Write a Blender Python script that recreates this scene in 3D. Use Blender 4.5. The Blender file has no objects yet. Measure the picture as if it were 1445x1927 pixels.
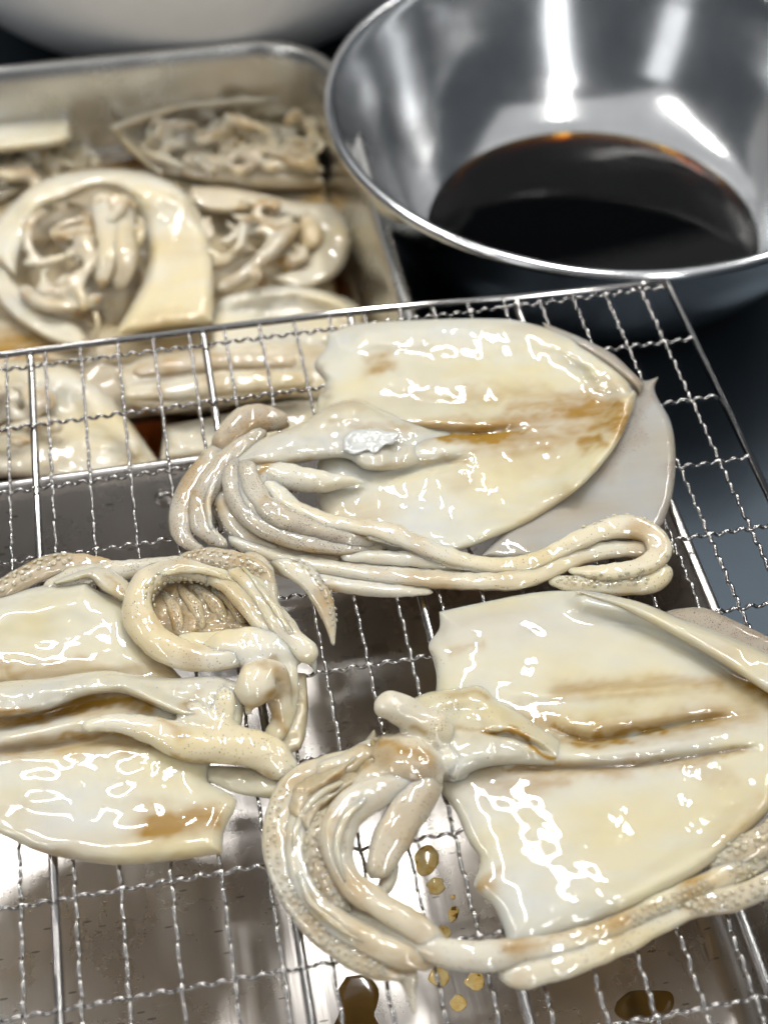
import bpy, bmesh, math, random
import numpy as np
from mathutils import Matrix, Vector
random.seed(7); RNG = np.random.RandomState(11)
MM = 0.001
SC = bpy.context.scene
COL = SC.collection

# ------------------------------------------------------------------ camera
F_PX, CX, CY = 2837.44, 722.5, 963.5
CAM_T = np.array([66.532, -444.779, 397.685])            # mm; the rack's mesh lies at z = 0
CAM_R = np.array([[0.98327833, 0.13960281, -0.11693925],
                  [-0.18204333, 0.73623815, -0.65177728],
                  [-0.00489481, 0.66216648, 0.74934078]])
cd = bpy.data.cameras.new('camera'); cam = bpy.data.objects.new('camera', cd); COL.objects.link(cam)
M4 = Matrix([[*CAM_R[i], CAM_T[i] * MM] for i in range(3)] + [[0, 0, 0, 1]])
cam.matrix_world = M4
cd.sensor_fit = 'VERTICAL'; cd.sensor_height = 24; cd.lens = 24 * F_PX / 1927
cd.clip_start = 0.02; cd.clip_end = 50
cd.dof.use_dof = True; cd.dof.focus_distance = 0.492; cd.dof.aperture_fstop = 5.4; cd.dof.aperture_blades = 0
SC.camera = cam

# ------------------------------------------------------------------ light
W = bpy.data.worlds.new('World'); SC.world = W; W.use_nodes = True
W.node_tree.nodes['Background'].inputs[0].default_value = (0.80, 0.90, 1.0, 1)
W.node_tree.nodes['Background'].inputs[1].default_value = 0.07

def tube_or_fill_lamp(x, y0, y1, z, w, power, col=(1.0, 0.98, 0.95)):
    ld = bpy.data.lights.new('tube_or_fill', 'AREA'); ld.shape = 'RECTANGLE'
    ld.size = w; ld.size_y = y1 - y0; ld.energy = power; ld.color = col
    o = bpy.data.objects.new('tube_or_fill', ld); COL.objects.link(o)
    o.location = (x, (y0 + y1) / 2, z)
tube_or_fill_lamp(0.31, 0.15, 0.98, 1.35, 0.055, 8.5)
tube_or_fill_lamp(-0.26, 0.75, 0.81, 1.35, 0.46, 6.5)
tube_or_fill_lamp(1.15, 0.10, 1.20, 1.35, 0.04, 6.5)
tube_or_fill_lamp(-1.05, -0.7, 0.6, 1.35, 0.04, 7.0)
tube_or_fill_lamp(0.55, -1.7, -0.5, 1.35, 0.04, 5.0)  # added behind the camera to brighten the sides that face it
tube_or_fill_lamp(0.1, -1.6, 2.6, 2.0, 4.2, 20, (.99, .985, .98))   # added soft fill lamp overhead, stands in for ceiling bounce
def fill_panel(x, y, z, w, h, power):                       # added unseen panels behind the camera, brighten the bowls and squid fronts
    ld = bpy.data.lights.new('added_fill', 'AREA'); ld.shape = 'RECTANGLE'; ld.size = w; ld.size_y = h; ld.energy = power; ld.color = (.97, .985, 1.0)
    o = bpy.data.objects.new('added_fill', ld); COL.objects.link(o); o.location = (x, y, z); o.rotation_euler = (math.radians(90), 0, math.radians(180) + math.atan2(-x, y) * 0)
    o.rotation_euler = (Vector((0.1, 0, .1)) - Vector((x, y, z))).to_track_quat('-Z', 'Y').to_euler()
fill_panel(0.62, -2.3, 1.1, .30, 1.6, 5.5)
fill_panel(-1.9, -2.0, 1.2, .6, 1.5, 3.0)
SC.view_settings.view_transform = 'Standard'; SC.view_settings.look = 'None'
SC.view_settings.exposure = 0.66; SC.view_settings.gamma = 1
SC.cycles.max_bounces = 10; SC.cycles.glossy_bounces = 6; SC.cycles.transmission_bounces = 8
SC.cycles.caustics_reflective = True; SC.cycles.sample_clamp_indirect = 6
SC.cycles.use_denoising = True

# ------------------------------------------------------------------ helpers
def at(px, py, z=0.0):
    """point of the photograph -> the place (mm) where its sight line meets height z"""
    px = np.asarray(px, float); py = np.asarray(py, float)
    z = np.broadcast_to(np.asarray(z, float), px.shape)
    d = np.stack([(px - CX) / F_PX, -(py - CY) / F_PX, -np.ones_like(px)], -1) @ CAM_R.T
    s = (z - CAM_T[2]) / d[..., 2]
    return CAM_T + s[..., None] * d

def to_px(P):
    c = (P - CAM_T) @ CAM_R
    return np.stack([CX + F_PX * c[..., 0] / -c[..., 2], CY - F_PX * c[..., 1] / -c[..., 2]], -1), -c[..., 2]

def spline(pts, n):
    """Catmull-Rom through pts, n samples evenly spaced by arc length of the first two columns"""
    p = np.asarray(pts, float)
    if len(p) == 2:
        t = np.linspace(0, 1, n)[:, None]; return p[0] * (1 - t) + p[1] * t
    q = np.vstack([2 * p[0] - p[1], p, 2 * p[-1] - p[-2]])
    out = []
    for i in range(len(p) - 1):
        a, b, c, d = q[i:i + 4]; t = np.linspace(0, 1, 24, endpoint=False)[:, None]
        out.append(.5 * (2 * b + (c - a) * t + (2 * a - 5 * b + 4 * c - d) * t ** 2 + (3 * b - a - 3 * c + d) * t ** 3))
    o = np.vstack(out + [p[-1:]])
    L = np.r_[0, np.cumsum(np.hypot(*np.diff(o[:, :2], axis=0).T))]
    u = np.linspace(0, L[-1], n)
    return np.stack([np.interp(u, L, o[:, k]) for k in range(o.shape[1])], 1)

def poly_dist(X, Y, pts, closed=False):
    p = np.asarray(pts, float)[:, :2]
    if closed: p = np.vstack([p, p[:1]])
    best = np.full(X.shape, 1e9)
    if len(p) == 1: return np.hypot(X - p[0, 0], Y - p[0, 1])
    for a, b in zip(p[:-1], p[1:]):
        d = b - a; l2 = max(d @ d, 1e-9)
        t = np.clip(((X - a[0]) * d[0] + (Y - a[1]) * d[1]) / l2, 0, 1)
        best = np.minimum(best, np.hypot(X - a[0] - t * d[0], Y - a[1] - t * d[1]))
    return best

class Waves:
    """smooth random field of a given wavelength (mm)"""
    def __init__(s, wl, n=14, seed=0):
        r = np.random.RandomState(seed); k = r.normal(size=(n, 3)); k /= np.linalg.norm(k, axis=1)[:, None]
        s.k = k * (2 * np.pi / (wl * r.uniform(.7, 1.6, n)))[:, None]; s.p = r.uniform(0, 6.28, n); s.n = n
    def __call__(s, P): return np.sin(P @ s.k.T + s.p).sum(-1) / math.sqrt(s.n / 2) / 1.6

def link(name, me, mat=None, parent=None, smooth=True):
    o = bpy.data.objects.new(name, me); COL.objects.link(o)
    if mat and not me.materials: me.materials.append(mat)
    if parent: o.parent = parent
    return o

def mesh(name, V, F, mat=None, parent=None, smooth=True, paint=None):
    """V in mm, world; parent is an Empty whose location is taken off"""
    V = np.asarray(V, float) * MM
    p = parent
    while p is not None:
        V = V - np.array(p.location); p = p.parent
    me = bpy.data.meshes.new(name); me.from_pydata(V.tolist(), [], [list(map(int, f)) for f in F])
    bm = bmesh.new(); bm.from_mesh(me); bmesh.ops.recalc_face_normals(bm, faces=bm.faces); bm.to_mesh(me); bm.free()
    me.update()
    if smooth: me.polygons.foreach_set('use_smooth', np.ones(len(me.polygons), bool))
    if paint is not None:
        a = me.attributes.new('paint', 'FLOAT_COLOR', 'POINT')
        a.data.foreach_set('color', np.asarray(paint, np.float32).ravel())
    return link(name, me, mat, parent)

def tag(o, label=None, cat=None, group=None, kind=None):
    if label: o['label'] = label
    if cat: o['category'] = cat
    if group: o['group'] = group
    if kind: o['kind'] = kind
    return o

def thing(name, loc_mm, label, cat, group=None):
    o = bpy.data.objects.new(name, None); COL.objects.link(o); o.location = [c * MM for c in loc_mm]
    o.empty_display_size = .01
    return tag(o, label, cat, group)

def grid_faces(nu, nv, off=0, flip=False, wrap_v=False):
    i = np.arange(nu - 1)[:, None]; j = np.arange(nv if wrap_v else nv - 1)[None]
    a = i * nv + j; b = i * nv + (j + 1) % nv; c = (i + 1) * nv + (j + 1) % nv; d = (i + 1) * nv + j
    f = np.stack([a, b, c, d], -1).reshape(-1, 4) + off
    return f[:, ::-1] if flip else f

def revolve(prof, c, n=96):
    prof = np.asarray(prof, float); a = np.linspace(0, 2 * np.pi, n, endpoint=False)
    V = np.stack([c[0] + prof[:, 0, None] * np.cos(a), c[1] + prof[:, 0, None] * np.sin(a),
                  np.broadcast_to(prof[:, 1, None], (len(prof), n))], -1).reshape(-1, 3)
    return V, grid_faces(len(prof), n, wrap_v=True, flip=True)

def sweep(P, r, sides=10, flat=1.0, cap=True, up=(0, 0, 1)):
    """closed tube along P (mm) with radii r; flat squashes it along up"""
    P = np.asarray(P, float); n = len(P); r = np.broadcast_to(r, n)
    T = np.gradient(P, axis=0); T /= np.linalg.norm(T, axis=1)[:, None] + 1e-9
    up = np.asarray(up, float)
    S = np.cross(T, up); l = np.linalg.norm(S, axis=1)[:, None]
    S = np.where(l < 1e-3, np.array([1., 0, 0]), S / np.maximum(l, 1e-6)); U = np.cross(S, T)
    a = np.linspace(0, 2 * np.pi, sides, endpoint=False)
    V = P[:, None] + r[:, None, None] * (np.cos(a)[None, :, None] * S[:, None] + flat * np.sin(a)[None, :, None] * U[:, None])
    V = V.reshape(-1, 3); F = [list(f) for f in grid_faces(n, sides, wrap_v=True)]
    if cap:
        F.append(list(range(sides))[::1]); F.append(list(range((n - 1) * sides, n * sides))[::-1])
    return V, F, S, U

# ------------------------------------------------------------------ materials
def new_mat(name):
    m = bpy.data.materials.new(name); m.use_nodes = True
    nt = m.node_tree; return m, nt, nt.nodes['Principled BSDF'], nt.nodes.new, nt.links.new

def mixc(nt, fac, a, b, mode='MIX'):
    n = nt.nodes.new('ShaderNodeMix'); n.data_type = 'RGBA'; n.blend_type = mode
    for sock, v in ((n.inputs[0], fac), (n.inputs[6], a), (n.inputs[7], b)):
        if hasattr(v, 'links'): nt.links.new(v, sock)
        else: sock.default_value = v if isinstance(v, float) else (*v, 1)
    return n.outputs[2]

def math_n(nt, op, a, b=0.0, clamp=False):
    n = nt.nodes.new('ShaderNodeMath'); n.operation = op; n.use_clamp = clamp
    for s, v in ((n.inputs[0], a), (n.inputs[1], b)):
        if hasattr(v, 'links'): nt.links.new(v, s)
        else: s.default_value = v
    return n.outputs[0]

def noise(nt, co, scale, detail=2, rough=.5, stretch=None):
    if stretch:
        mp = nt.nodes.new('ShaderNodeMapping'); mp.inputs['Scale'].default_value = stretch
        nt.links.new(co, mp.inputs[0]); co = mp.outputs[0]
    n = nt.nodes.new('ShaderNodeTexNoise'); n.inputs['Scale'].default_value = scale
    n.inputs['Detail'].default_value = detail; n.inputs['Roughness'].default_value = rough
    nt.links.new(co, n.inputs['Vector']); return n.outputs['Fac']

def ramp(nt, fac, stops):
    n = nt.nodes.new('ShaderNodeValToRGB'); e = n.color_ramp.elements
    while len(e) < len(stops): e.new(.5)
    for s, (p, c) in zip(e, stops): s.position = p; s.color = (*c, 1) if len(c) == 3 else c
    nt.links.new(fac, n.inputs[0]); return n.outputs[0]

def bump(nt, h, strength, dist, normal=None):
    n = nt.nodes.new('ShaderNodeBump'); n.inputs['Strength'].default_value = strength; n.inputs['Distance'].default_value = dist
    nt.links.new(h, n.inputs['Height'])
    if normal: nt.links.new(normal, n.inputs['Normal'])
    return n.outputs[0]

def flesh_material(name, cols, sss=1.0, wet=1.0, trans=.22):
    m, nt, b, N, L = new_mat(name)
    co = N('ShaderNodeTexCoord').outputs['Object']
    at_ = N('ShaderNodeAttribute'); at_.attribute_name = 'paint'
    sep = N('ShaderNodeSeparateColor'); L(at_.outputs['Color'], sep.inputs[0])
    st, gr, sp, su = sep.outputs[0], sep.outputs[1], sep.outputs[2], at_.outputs['Alpha']
    big = noise(nt, co, 34, 3, .55, (.45, 1, 1)); fine = noise(nt, co, 120, 4, .6, (.6, 1, 1)); fib = noise(nt, co, 420, 3, .6, (.10, 1, 1))
    base = ramp(nt, big, [(.34, cols[0]), (.5, cols[1]), (.66, cols[2])])
    base = mixc(nt, math_n(nt, 'MULTIPLY', fine, .22), base, (.53, .47, .33))
    base = mixc(nt, math_n(nt, 'MULTIPLY', fib, .16), base, (.60, .585, .54))
    base = mixc(nt, math_n(nt, 'MULTIPLY', gr, math_n(nt, 'ADD', math_n(nt, 'MULTIPLY', fine, .9), .45), True), base, (.33, .285, .23))
    base = mixc(nt, math_n(nt, 'MULTIPLY', su, .85), base, (.55, .38, .18))
    strk = noise(nt, co, 150, 4, .6, (.16, 1, 1))
    stm = math_n(nt, 'MULTIPLY', st, math_n(nt, 'ADD', math_n(nt, 'MULTIPLY', strk, 2.5), -.12), True)
    base = mixc(nt, stm, base, (.33, .185, .022))
    vo = N('ShaderNodeTexVoronoi'); vo.inputs['Scale'].default_value = 1600; vo.inputs['Randomness'].default_value = 1
    L(co, vo.inputs['Vector'])
    size = noise(nt, co, 260, 2)
    dot = math_n(nt, 'LESS_THAN', vo.outputs['Distance'], math_n(nt, 'MULTIPLY', size, .50))
    hsh = N('ShaderNodeSeparateColor'); L(vo.outputs['Color'], hsh.inputs[0])
    dot = math_n(nt, 'MULTIPLY', dot, math_n(nt, 'LESS_THAN', hsh.outputs[0], sp))
    base = mixc(nt, math_n(nt, 'MULTIPLY', dot, .88), base, (.07, .045, .04))
    L(base, b.inputs['Base Color'])
    b.inputs['Subsurface Weight'].default_value = sss
    b.inputs['Subsurface Radius'].default_value = (1.0, .80, .52); b.inputs['Subsurface Scale'].default_value = .0060
    b.inputs['Roughness'].default_value = .38; b.inputs['IOR'].default_value = 1.4; b.inputs['Specular IOR Level'].default_value = .18
    msk = ramp(nt, noise(nt, co, 34, 2, .5), [(.54, (.05,) * 3), (.74, (1,) * 3)])
    w1 = noise(nt, co, 72, 1.6, .5); w2 = noise(nt, co, 260, 1.5, .5)
    b.inputs['Transmission Weight'].default_value = trans
    w1 = math_n(nt, 'MULTIPLY', math_n(nt, 'SUBTRACT', w1, .5), msk); w2 = math_n(nt, 'MULTIPLY', math_n(nt, 'SUBTRACT', w2, .5), msk)
    n1 = bump(nt, w1, .3, .0012); n2 = bump(nt, w2, .4, .0002, n1)
    c1 = bump(nt, w1, .8, .0016); c2 = bump(nt, w2, .8, .0005, c1)
    L(n2, b.inputs['Normal']); L(c2, b.inputs['Coat Normal'])
    b.inputs['Coat Weight'].default_value = wet; b.inputs['Coat Roughness'].default_value = .02; b.inputs['Coat IOR'].default_value = 1.5
    return m

FLESH = flesh_material('squid_flesh', ((.585, .59, .545), (.625, .595, .465), (.64, .57, .34)))
SOFT = flesh_material('squid_arm_flesh', ((.655, .65, .58), (.69, .645, .505), (.70, .61, .375)), trans=.15)
FIN = flesh_material('squid_fin_skin', ((.33, .345, .355), (.35, .35, .335), (.34, .31, .255)))

def metal_material(name, col, rough, bump_s=0., scratch=0., brush=None, tint=None, spots=0.):
    m, nt, b, N, L = new_mat(name)
    co = N('ShaderNodeTexCoord').outputs['Object']
    b.inputs['Metallic'].default_value = 1
    n = noise(nt, co, 22, 4, .6)
    c = ramp(nt, n, [(.3, tuple(v * .86 for v in col)), (.7, col)])
    if spots:
        vo = N('ShaderNodeTexVoronoi'); vo.inputs['Scale'].default_value = 260
        wv = N('ShaderNodeMapping'); wv.inputs['Scale'].default_value = (.38, 1.5, 1); wv.inputs['Rotation'].default_value = (0, 0, .5)
        L(co, wv.inputs[0]); L(wv.outputs[0], vo.inputs['Vector'])
        hs = N('ShaderNodeSeparateColor'); L(vo.outputs['Color'], hs.inputs[0])
        d = math_n(nt, 'MULTIPLY', math_n(nt, 'LESS_THAN', vo.outputs['Distance'], .16), math_n(nt, 'LESS_THAN', hs.outputs[0], spots))
        c = mixc(nt, math_n(nt, 'MULTIPLY', d, .7), c, (.16, .15, .14))
    L(c, b.inputs['Base Color'])
    r = math_n(nt, 'ADD', math_n(nt, 'MULTIPLY', noise(nt, co, 40, 5, .65), rough * .8), rough * .6)
    L(r, b.inputs['Roughness'])
    nr = None
    if bump_s: nr = bump(nt, noise(nt, co, 14, 2, .5), bump_s, .002)
    if brush: nr = bump(nt, noise(nt, co, 260, 3, .6, brush), .12, .0002, nr)
    if scratch: nr = bump(nt, noise(nt, co, 900, 2, .7, (1, .04, 1)), scratch, .0001, nr)
    if nr: L(nr, b.inputs['Normal'])
    return m
WIRE = metal_material('wire_steel', (.44, .425, .41), .06)
TRAY = metal_material('tray_steel', (.575, .55, .525), .28, bump_s=.16, scratch=.45, brush=(1, .025, 1), spots=.5)
TRAY_B = metal_material('back_tray_steel', (.64, .63, .60), .26, bump_s=.1)
BOWL = metal_material('bowl_steel', (.66, .665, .67), .15, bump_s=.10, scratch=.12)
_n = BOWL.node_tree; _t = _n.nodes.new('ShaderNodeTangent'); _t.direction_type = 'RADIAL'; _t.axis = 'Z'
_n.nodes['Principled BSDF'].inputs['Anisotropic'].default_value = .55; _n.links.new(_t.outputs[0], _n.nodes['Principled BSDF'].inputs['Tangent'])

def plain(name, col, rough, coat=0., spec=.5, mott=.15, sc=8):
    m, nt, b, N, L = new_mat(name)
    co = N('ShaderNodeTexCoord').outputs['Object']
    L(ramp(nt, noise(nt, co, sc, 5, .6), [(.3, tuple(c * (1 - mott) for c in col)), (.7, col)]), b.inputs['Base Color'])
    b.inputs['Roughness'].default_value = rough; b.inputs['Coat Weight'].default_value = coat
    b.inputs['Specular IOR Level'].default_value = spec; b.inputs['Coat Roughness'].default_value = .08
    return m
CHINA = plain('white_glaze', (.92, .92, .93), .30, .3)
PEARL = plain('pearl_membrane', (.52, .53, .50), .25, .9, .5, .12, 200)
COUNTER = plain('dark_counter', (.05, .064, .078), .36, 0, .45, .35, 5); COUNTER.node_tree.nodes['Principled BSDF'].inputs['Metallic'].default_value = .85

def liquid(name, col, dens, ior=1.36):
    m, nt, b, N, L = new_mat(name)
    b.inputs['Base Color'].default_value = (1, 1, 1, 1); b.inputs['Transmission Weight'].default_value = 1
    b.inputs['Roughness'].default_value = 0.0; b.inputs['IOR'].default_value = ior
    v = N('ShaderNodeVolumeAbsorption'); v.inputs['Color'].default_value = (*col, 1); v.inputs['Density'].default_value = dens
    L(v.outputs[0], nt.nodes['Material Output'].inputs['Volume'])
    return m
SOY = liquid('soy_sauce_liquid', (.80, .67, .18), 2600, 1.27)
DRIP = liquid('diluted_sauce', (.80, .50, .10), 520)
PUDDLE = plain('sauce_puddle', (.115, .060, .010), .10, .5, .5, .45, 60)
def amber():
    m, nt, b, N, L = new_mat('amber_drop'); co = N('ShaderNodeTexCoord').outputs['Object']
    c = ramp(nt, noise(nt, co, 300, 3, .6), [(.42, (.86, .66, .30)), (.62, (.74, .47, .12)), (.66, (.16, .09, .03))])
    L(c, b.inputs['Base Color']); b.inputs['Transmission Weight'].default_value = .15; b.inputs['Roughness'].default_value = .08; b.inputs['IOR'].default_value = 1.2
    b.inputs['Coat Weight'].default_value = .6
    return m
AMBER = amber()

# ------------------------------------------------------------------ setting
Z_TABLE, Z_FLOOR, Z_RIM, Z_BRIM = -88.0, -80.0, -4.6, -28.0
V = np.array([[x, y, Z_TABLE] for y in (-1500, 2500) for x in (-2000, 2200)], float)
tag(mesh('counter', V, [[0, 1, 3, 2]], COUNTER, smooth=False), kind='structure')

def rounded_rect(x0, x1, y0, y1, r, k=9):
    pts = []
    for cx, cy, a0 in ((x1 - r, y1 - r, 0), (x0 + r, y1 - r, 90), (x0 + r, y0 + r, 180), (x1 - r, y0 + r, 270)):
        for i in range(k):
            a = math.radians(a0 + 90 * i / (k - 1)); pts.append((cx + r * math.cos(a), cy + r * math.sin(a)))
    return np.array(pts)

def tray(name, x0, x1, y0, y1, ztop, zfloor, rc, slope, mat, label, lipw=4.5):
    root = thing(name, ((x0 + x1) / 2, (y0 + y1) / 2, Z_TABLE), label, 'tray')
    prof = []                      # (inset, z) from outer lip over the rim, down the inside, over the floor
    for a in np.linspace(-100, 150, 12):  # rolled lip
        q = math.radians(a); prof.append((-lipw / 2 - lipw / 2 * math.cos(q) + .2, ztop - lipw / 2 + lipw / 2 * math.sin(q)))
    h = ztop - zfloor; f = 9
    for t in np.linspace(.06, 1, 10): prof.append((.6 + slope * t * (h - f) / h, ztop - lipw * .8 - (h - f - lipw * .8) * t))
    for a in np.linspace(8, 90, 9):
        q = math.radians(a); prof.append((.6 + slope + f * (1 - math.cos(q)), zfloor + f * (1 - math.sin(q))))
    rings = []
    for ins, z in prof:
        p = rounded_rect(x0 + ins, x1 - ins, y0 + ins, y1 - ins, max(rc - ins, 4)); rings.append(np.c_[p, np.full(len(p), z)])
    n = len(rings[0]); V = np.vstack(rings); F = [list(f_) for f_ in grid_faces(len(rings), n, wrap_v=True)]
    F.append([(len(rings) - 1) * n + i for i in range(n)])
    body = mesh('basin', V, F, mat, root)
    sh = body.modifiers.new('wall', 'SOLIDIFY'); sh.thickness = .0009; sh.offset = -1
    # feet: pressed ledge below the floor that carries the tray
    p = rounded_rect(x0 + slope + 14, x1 - slope - 14, y0 + slope + 14, y1 - slope - 14, rc)
    V = np.vstack([np.c_[p, np.full(len(p), zfloor - 1.2)], np.c_[p, np.full(len(p), Z_TABLE + .05)]])
    mesh('foot_ring', V, grid_faces(2, len(p), wrap_v=True), mat, root)
    return root

FT = tray('drip_tray', -140, 229, -420, -57.5, Z_RIM, Z_FLOOR, 22, 8, TRAY,
          'bare steel drip tray under the wire rack, its floor spotted with sauce')
def dimple(px, py):
    w = at(px, py, -20.0); q = np.linspace(0, np.pi, 11)
    V, F = revolve(np.c_[4.4 * np.sin(q) + .001, 1.9 * np.cos(q)], (0, 0), 24)
    return mesh('stacking_stud', np.stack([V[:, 0], -V[:, 2], V[:, 1]], -1) + [w[0], -60.2, -20], F, TRAY, FT)
dimple(313, 940)

BT = tray('deep_steel_tray', -240, 161, -40, 257, Z_BRIM, Z_TABLE + 3, 40, 9, TRAY_B,
          'matt steel tray behind the rack, full of marinating squid', 7.5)

def ring_thing(name, prof, c, mat, label, cat, part, n=128):
    root = thing(name, (c[0], c[1], Z_TABLE), label, cat)
    V, F = revolve(prof, c, n); mesh(part, V, F, mat, root)
    return root
# steel bowl: inside profile then rolled rim then outside
BC = (277.8, 135.6); BR = 132.2; BZ = 2.2
ins = [(0, -86.0), (30, -86), (55, -85.6), (68, -83.6), (80, -78), (92, -68.5), (103, -55), (112, -40), (119, -24), (124, -10), (127, -2)]
ins = spline(ins, 44)
roll = [(BR - 2.7 - 2.7 * math.cos(math.radians(a)), BZ - 2.7 + 2.7 * math.sin(math.radians(a))) for a in np.linspace(0, 240, 12)]
out = [(x + .9, z - .9) for x, z in ins[::-1]]
BO = ring_thing('mixing_bowl', list(map(tuple, ins)) + roll + out, BC, BOWL,
                'polished stainless mixing bowl with dark sauce in it', 'bowl', 'shell')
# soy sauce
ZS = -76.0
r_s = np.interp(ZS, [p[1] for p in ins], [p[0] for p in ins])
prof = [(x * .999, max(z + .25, -85.8)) for x, z in ins if z < ZS - .6] + [(r_s - .6, ZS - .35), (r_s - .5, ZS), (r_s - 1.5, ZS - .12), (r_s - 4, ZS - .2), (0, ZS - .2)]
V, F = revolve(prof, BC, 128)
tag(mesh('soy_sauce', V, F, SOY), 'pool of black soy sauce in the steel bowl', 'sauce')
# white bowl far behind
prof = spline([(0, -82), (70, -82), (76, -87.6), (82, -87.6), (86, -80), (112, -60), (132, -30), (146, 5), (156, 45), (153, 46), (142, 8), (128, -26), (108, -55), (80, -74), (0, -77)], 70)
prof = [(x * 1.22, z) for x, z in prof]
ring_thing('white_bowl', prof, (110, 426), CHINA, 'big white bowl standing behind the squid tray', 'bowl', 'shell', 96)

# ------------------------------------------------------------------ rack
CP, RP = 14.0, 32.533
RK = thing('wire_rack', (112, -150, 0), 'crimped stainless wire rack lying on the drip tray', 'rack')
AMP, WR = .74, .62
def wire_mesh(length, period, phase, axis, sides=7):
    n = int(length / period * 9); t = np.linspace(0, length, n)
    z = AMP * np.tanh(1.6 * np.sin(2 * np.pi * t / period + phase)) / .92
    side = .18 * np.sin(2 * np.pi * t / period * .5 + phase)
    P = np.stack([side, -t, z], 1) if axis == 'y' else np.stack([t, side, z], 1)
    r = WR * (1 + .10 * np.cos(4 * np.pi * t / period + 2 * phase))
    V, F, _, _ = sweep(P, r, sides)
    me = bpy.data.meshes.new('wire'); me.from_pydata((V * MM).tolist(), [], [list(map(int, f)) for f in F]); me.update()
    me.polygons.foreach_set('use_smooth', np.ones(len(me.polygons), bool)); me.materials.append(WIRE)
    return me
YT, YB, XL, XR = 8.5, -RP * 11.3, -7 * CP - 9, 264.0
pc, pr = RP / 5.5, CP / 2.5
def ycurve(c): return 1.5 * math.sin(c * 1.7) * .3
for c in range(-7, 19):
    ph = math.pi / 2 * (1 if c % 2 else -1)
    top = 8.2 - max(0, c - 6) * .42
    ph -= 2 * np.pi * top / pc
    key = ('y', c % 2, round(top, 2))
    me = wire_mesh(top - YB, pc, ph, 'y')
    o = link('wire', me, WIRE, RK)
    o.location = Vector(((c * CP + RNG.normal() * .35) * MM, top * MM, 0)) - RK.location
    o.rotation_euler.z = RNG.normal() * .0012
for r in range(0, 12):
    ph = math.pi / 2 * (-1 if r % 2 else 1) + np.pi
    ph -= 2 * np.pi * (-XL) / pr
    o = link('wire', wire_mesh(XR - XL, pr, ph, 'x'), WIRE, RK)
    o.location = Vector((XL * MM, (-r * RP + RNG.normal() * .4) * MM, 0)) - RK.location
    o.rotation_euler.z = RNG.normal() * .0012 - (.004 if r == 0 else 0)
def rod(name, P, r):
    V, F, _, _ = sweep(np.array(P, float), r, 14); return mesh(name, V, F, WIRE, RK)
rod('frame_rod', spline([(XL, 8.6, 0), (120, 8.4, 0), (200, 4.6, 0), (XR, 2.2, 0)], 30), 1.45)
rod('frame_rod', [(XR, 2.2, 0), (XR, YB / 2, 0), (XR, YB, 0)], 1.45)
rod('frame_rod', [(XL, YB, 0), (XR, YB, 0)], 1.45)
rod('frame_rod', [(XL, 8.6, 0), (XL, YB, 0)], 1.45)
for c in (-4.3, .6, 5.42, 9.6, 14.4):
    top = 8.2 - max(0, c - 6) * .42
    rod('support_rod', [(c * CP, top + .6, -.2), (c * CP, top - 3, -1.6), (c * CP, top - 6, -2.9), (c * CP, -120, -2.9), (c * CP, YB, -2.9)], 1.45)

# ------------------------------------------------------------------ squid builders
TOP = AMP + WR                                            # upper side of the rack's wires
def paint_px(P, paints, base=(0, 0, 0, 0)):
    """paints: (channel, points, width_px, strength); channels s stain, g grey skin, k speckles, t tan"""
    q, _ = to_px(P); q = q + np.stack([13 * Waves(15, seed=31)(P) + 5 * Waves(5, seed=32)(P), 7 * Waves(11, seed=33)(P) + 3.5 * Waves(4, seed=34)(P)], 1); out = np.tile(np.array(base, float), (len(P), 1))
    for ch, pts, w, s in paints:
        d = poly_dist(q[:, 0], q[:, 1], pts); k = 'sgkt'.index(ch)
        out[:, k] = np.maximum(out[:, k], s * np.exp(-(d / w) ** 2))
    return np.clip(out, 0, 1)

def resample(p, n): return spline(p, n)

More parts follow.
